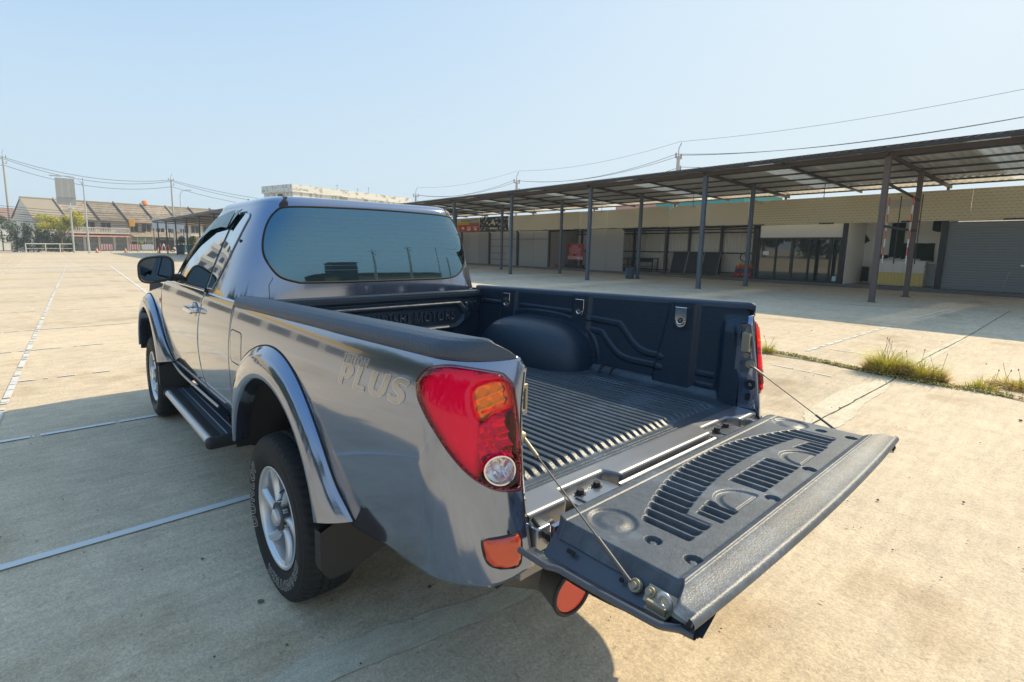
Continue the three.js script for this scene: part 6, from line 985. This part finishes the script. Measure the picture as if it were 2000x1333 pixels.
function limbs(h, n, spread, r) { const g = [bar([0, 0, 0], [0.05 * h, h * 0.5, 0.02], r, 8, r * 0.7)]; for (let i = 0; i < n; i++) { const a = i / n * 6.28 + 0.4; g.push(bar([0.05 * h, h * 0.48, 0.02], [Math.cos(a) * spread, h * (0.75 + 0.15 * (i % 2)), Math.sin(a) * spread], r * 0.55, 6, r * 0.2)); } return g; }
{
  const B = []; for (let i = 0; i < 16; i++) B.push([rr(-2.3, 2.3), rr(3.4, 5.2), rr(-1.3, 1.3), rr(0.6, 1.1), rr(0.4, 0.8)]);
  const t = thing('flowering_tree', 'small tree covered in yellow blossom', 'tree', [0.9, 0, -88]); part('trunk', limbs(4.2, 6, 1.4, 0.13), bark, t); part('crown', leafCloud(B, 3800, 0.13), lfYellow, t); part('leaves', leafCloud(B.map(b => [b[0], b[1] - 0.25, b[2], b[3], b[4]]), 1500, 0.14), lfLime, t);
  for (let k = 0; k < 6; k++) { const h = thing('hedge_bush', ['leftmost dark bush of the tall hedge', 'second bush of the tall hedge from the left', 'third bush of the tall hedge from the left', 'fourth bush of the tall hedge from the left', 'fifth bush of the tall hedge before the yellow tree', 'rightmost low bush of the hedge under the yellow tree'][k], 'bush', [-3.8 + k * 1.15, 0, -91 + 0.3 * (k % 2)], 0, 'tall dark hedge'); const hh = [4.4, 4.2, 4.0, 3.6, 3.2, 2.2][k]; const b = []; for (let i = 0; i < 7; i++) b.push([rr(-0.35, 0.35), hh * (0.12 + 0.8 * i / 7), rr(-0.3, 0.3), rr(0.55, 0.85), rr(0.5, 0.8)]); part('trunk', bar([0, 0, 0], [0, hh * 0.7, 0], 0.07, 6), bark, h); part('foliage', leafCloud(b, 1500, 0.12), k % 2 ? lfDark : lfMid, h); }
  for (const [x, z, lab, hh] of [[-7.5, -97, 'green bush behind the left utility pole', 3.8], [-5.6, -101, 'bright bush at the foot of the far house', 5.0]]) { const h = thing('garden_bush', lab, 'bush', [x, 0, z]); const b = []; for (let i = 0; i < 8; i++) b.push([rr(-1.2, 1.2), rr(1, hh), rr(-0.6, 0.6), rr(0.6, 1.0), rr(0.5, 0.8)]); part('trunk', bar([0, 0, 0], [0, hh * 0.6, 0], 0.08, 6), bark, h); part('foliage', leafCloud(b, 1600, 0.14), lfMid, h); }
  [[12.4, -71, 'blue pot plant under the carport, leftmost'], [12.6, -66, 'blue pot plant with pale leaves, second under the carport'], [13.2, -60.5, 'blue pot plant nearest the cab window']].forEach(([x, z, lab], i) => { const p = thing('potted_plant', lab, 'plant', [x, 0, z], 0, 'pots under the carport'); part('pot', new THREE.LatheGeometry([[0, 0], [0.42, 0], [0.55, 1.1], [0.6, 1.12], [0.6, 1.2], [0.5, 1.2], [0.48, 1.05], [0, 1.05]].map(q => new THREE.Vector2(...q)), 20), MB.blueBin, p); part('foliage', leafCloud([[0, 1.6, 0, 0.6, 0.5], [0.2, 1.9, 0, 0.4, 0.4]], 500, 0.11), i === 1 ? lfLime : lfMid, p); part('stem', bar([0, 1, 0], [0.05, 1.8, 0], 0.03, 5), bark, p); });
  const bz = thing('garden_bush', 'yellow green bush before the glazed shop door', 'bush', [9.9, 0, -88]); part('foliage', leafCloud([[0, 0.7, 0, 0.7, 0.6], [0.4, 1.1, 0, 0.5, 0.5], [-0.5, 0.8, 0, 0.4, 0.4]], 700, 0.1), lfLime, bz); part('trunk', bar([0, 0, 0], [0, 0.7, 0], 0.05, 6), bark, bz);
}
{ // long pale building beyond the cab
  const A = V3(24.4, 0, -64), Bq = V3(46.8, 0, -70.7), d = Bq.clone().sub(A), L = d.length(), b = thing('pale_block', 'long stained white block rising behind the cab roof', 'building', [A.x, 0, A.z], Math.atan2(-d.z, d.x));
  const stained = dataTex(512, (u, v) => { const a = fbm(u * 40, v * 3, 4, 40), s = smooth(0.52, 0.75, a), k = 1 - 0.25 * s + 0.08 * (fbm(u * 16, v * 16, 3, 16) - 0.5); return [226 * k, 223 * k, 212 * k]; });
  part('wall', bx(L, 8.1, 6.0, L / 2, 4.05, -3), new THREE.MeshStandardMaterial({ map: stained, roughness: 0.85 }), b); part('parapet', bx(L + 0.4, 0.95, 6.4, L / 2, 8.55, -3), new THREE.MeshStandardMaterial({ map: stained, roughness: 0.85 }), b);
  for (let i = 0; i < 7; i++) part('window', bx(1.6, 1.3, 0.06, 2 + i * 3.1, 6.6, 0.03), MH.win, b); part('window', bx(0.06, 1.0, 1.0, -0.03, 7.4, -2.5), MH.win, b);
  for (const [x, h] of [[8.5, 0.9], [12.5, 0.7], [14.8, 1.1]]) part('aerial', merge([bar([x, 9, -1], [x, 9 + h, -1], 0.025, 5), bar([x - 0.25, 9 + h * 0.8, -1], [x + 0.25, 9 + h * 0.8, -1], 0.018, 5)]), MH.steel, b);
}
// ---------------------------------------------------------------- around the camera: what the paint and the glass mirror
{
  const treeGeo = [0, 1, 2].map(k => { const B = []; for (let i = 0; i < 18; i++) B.push([rr(-3, 3), rr(0.9, 8 + k * 0.8), rr(-3, 3), rr(1.2, 2.2), rr(0.9, 1.6)]); return leafCloud(B, 3600, 0.27); }), trunkGeo = merge(limbs(6.5, 6, 2.0, 0.22));
  let n = 0; for (let i = 0; i < 20; i++) { const t = thing('roadside_tree', 'broad green tree in the row beyond the left side of the lot', 'tree', [-34 - 3 * H2(i, 2), 0, 24 - i * 4.4], rr(0, 6), 'trees left of the lot'); part('trunk', trunkGeo, bark, t); part('crown', treeGeo[i % 3], i % 2 ? lfMid : lfDark, t); t.scale.setScalar(rr(0.95, 1.25)); }
  const y = thing('yellow_shop', 'low shop with broad yellow fascia left of the lot', 'building', [-22, 0, -62], 0.5); part('wall', bx(26, 4.2, 7, 0, 2.1, 0), MH.pale, y); part('fascia', bx(26.4, 1.5, 7.4, 0, 5.0, 0), MH.yellow, y); for (let i = 0; i < 7; i++) part('opening', bx(2.6, 2.6, 0.1, -10.5 + i * 3.5, 1.5, 3.55), MH.win, y);
  const w = thing('pale_tower', 'pale stepped apartment tower left of the lot', 'building', [-24, 0, -100], 0.2); part('wall', bx(10, 19, 9, 0, 9.5, 0), MH.white, w); for (let f = 0; f < 5; f++) { part('balcony', bx(10.4, 0.9, 1, 0, 3.2 + f * 3.4, 4.9), MH.pale, w); for (let i = 0; i < 4; i++) part('window', bx(1.4, 1.5, 0.1, -3.6 + i * 2.4, 4.6 + f * 3.4, 4.55), MH.win, w); }
  const lowB = thing('low_shed', 'long dark low shed behind the viewer', 'building', [54, 0, 88], -0.55); part('wall', bx(60, 3.4, 8, 0, 1.7, 0), MH.fire, lowB); part('roof', bx(61, 0.3, 9, 0, 3.6, 0), MH.steel, lowB);
  const tk = thing('water_tower', 'dark square water tower block behind the viewer', 'building', [36, 0, 74]); part('block', bx(4.5, 8.0, 4.5, 0, 4.0, 0), MH.steel, tk); part('cap', bx(4.9, 0.4, 4.9, 0, 8.1, 0), MH.fire, tk);
  const bb = thing('billboard', 'dark red billboard frame behind the viewer', 'billboard', [37, 0, 38], -0.7); part('billboard_face', bx(6, 3.2, 0.2, 0, 5.4, 0), std(0.20, 0.03, 0.03, 0.6), bb); for (const x of [-2, 2]) part('billboard_post', bar([x, 0, 0], [x, 4, 0], 0.15, 8), MH.steel, bb);
  [[29, 50, 9.5], [32, 47, 10], [35, 43, 9.6]].forEach(([x, z, h], i) => utilityPole(['utility pole behind the viewer by the water tower', 'utility pole behind the viewer between tower and billboard', 'utility pole behind the viewer by the billboard'][i], [x, 0, z], h));
}
scene.fog = new THREE.FogExp2(lin(0.72, 0.80, 0.88), 0.0013);

renderer.render(scene, camera);
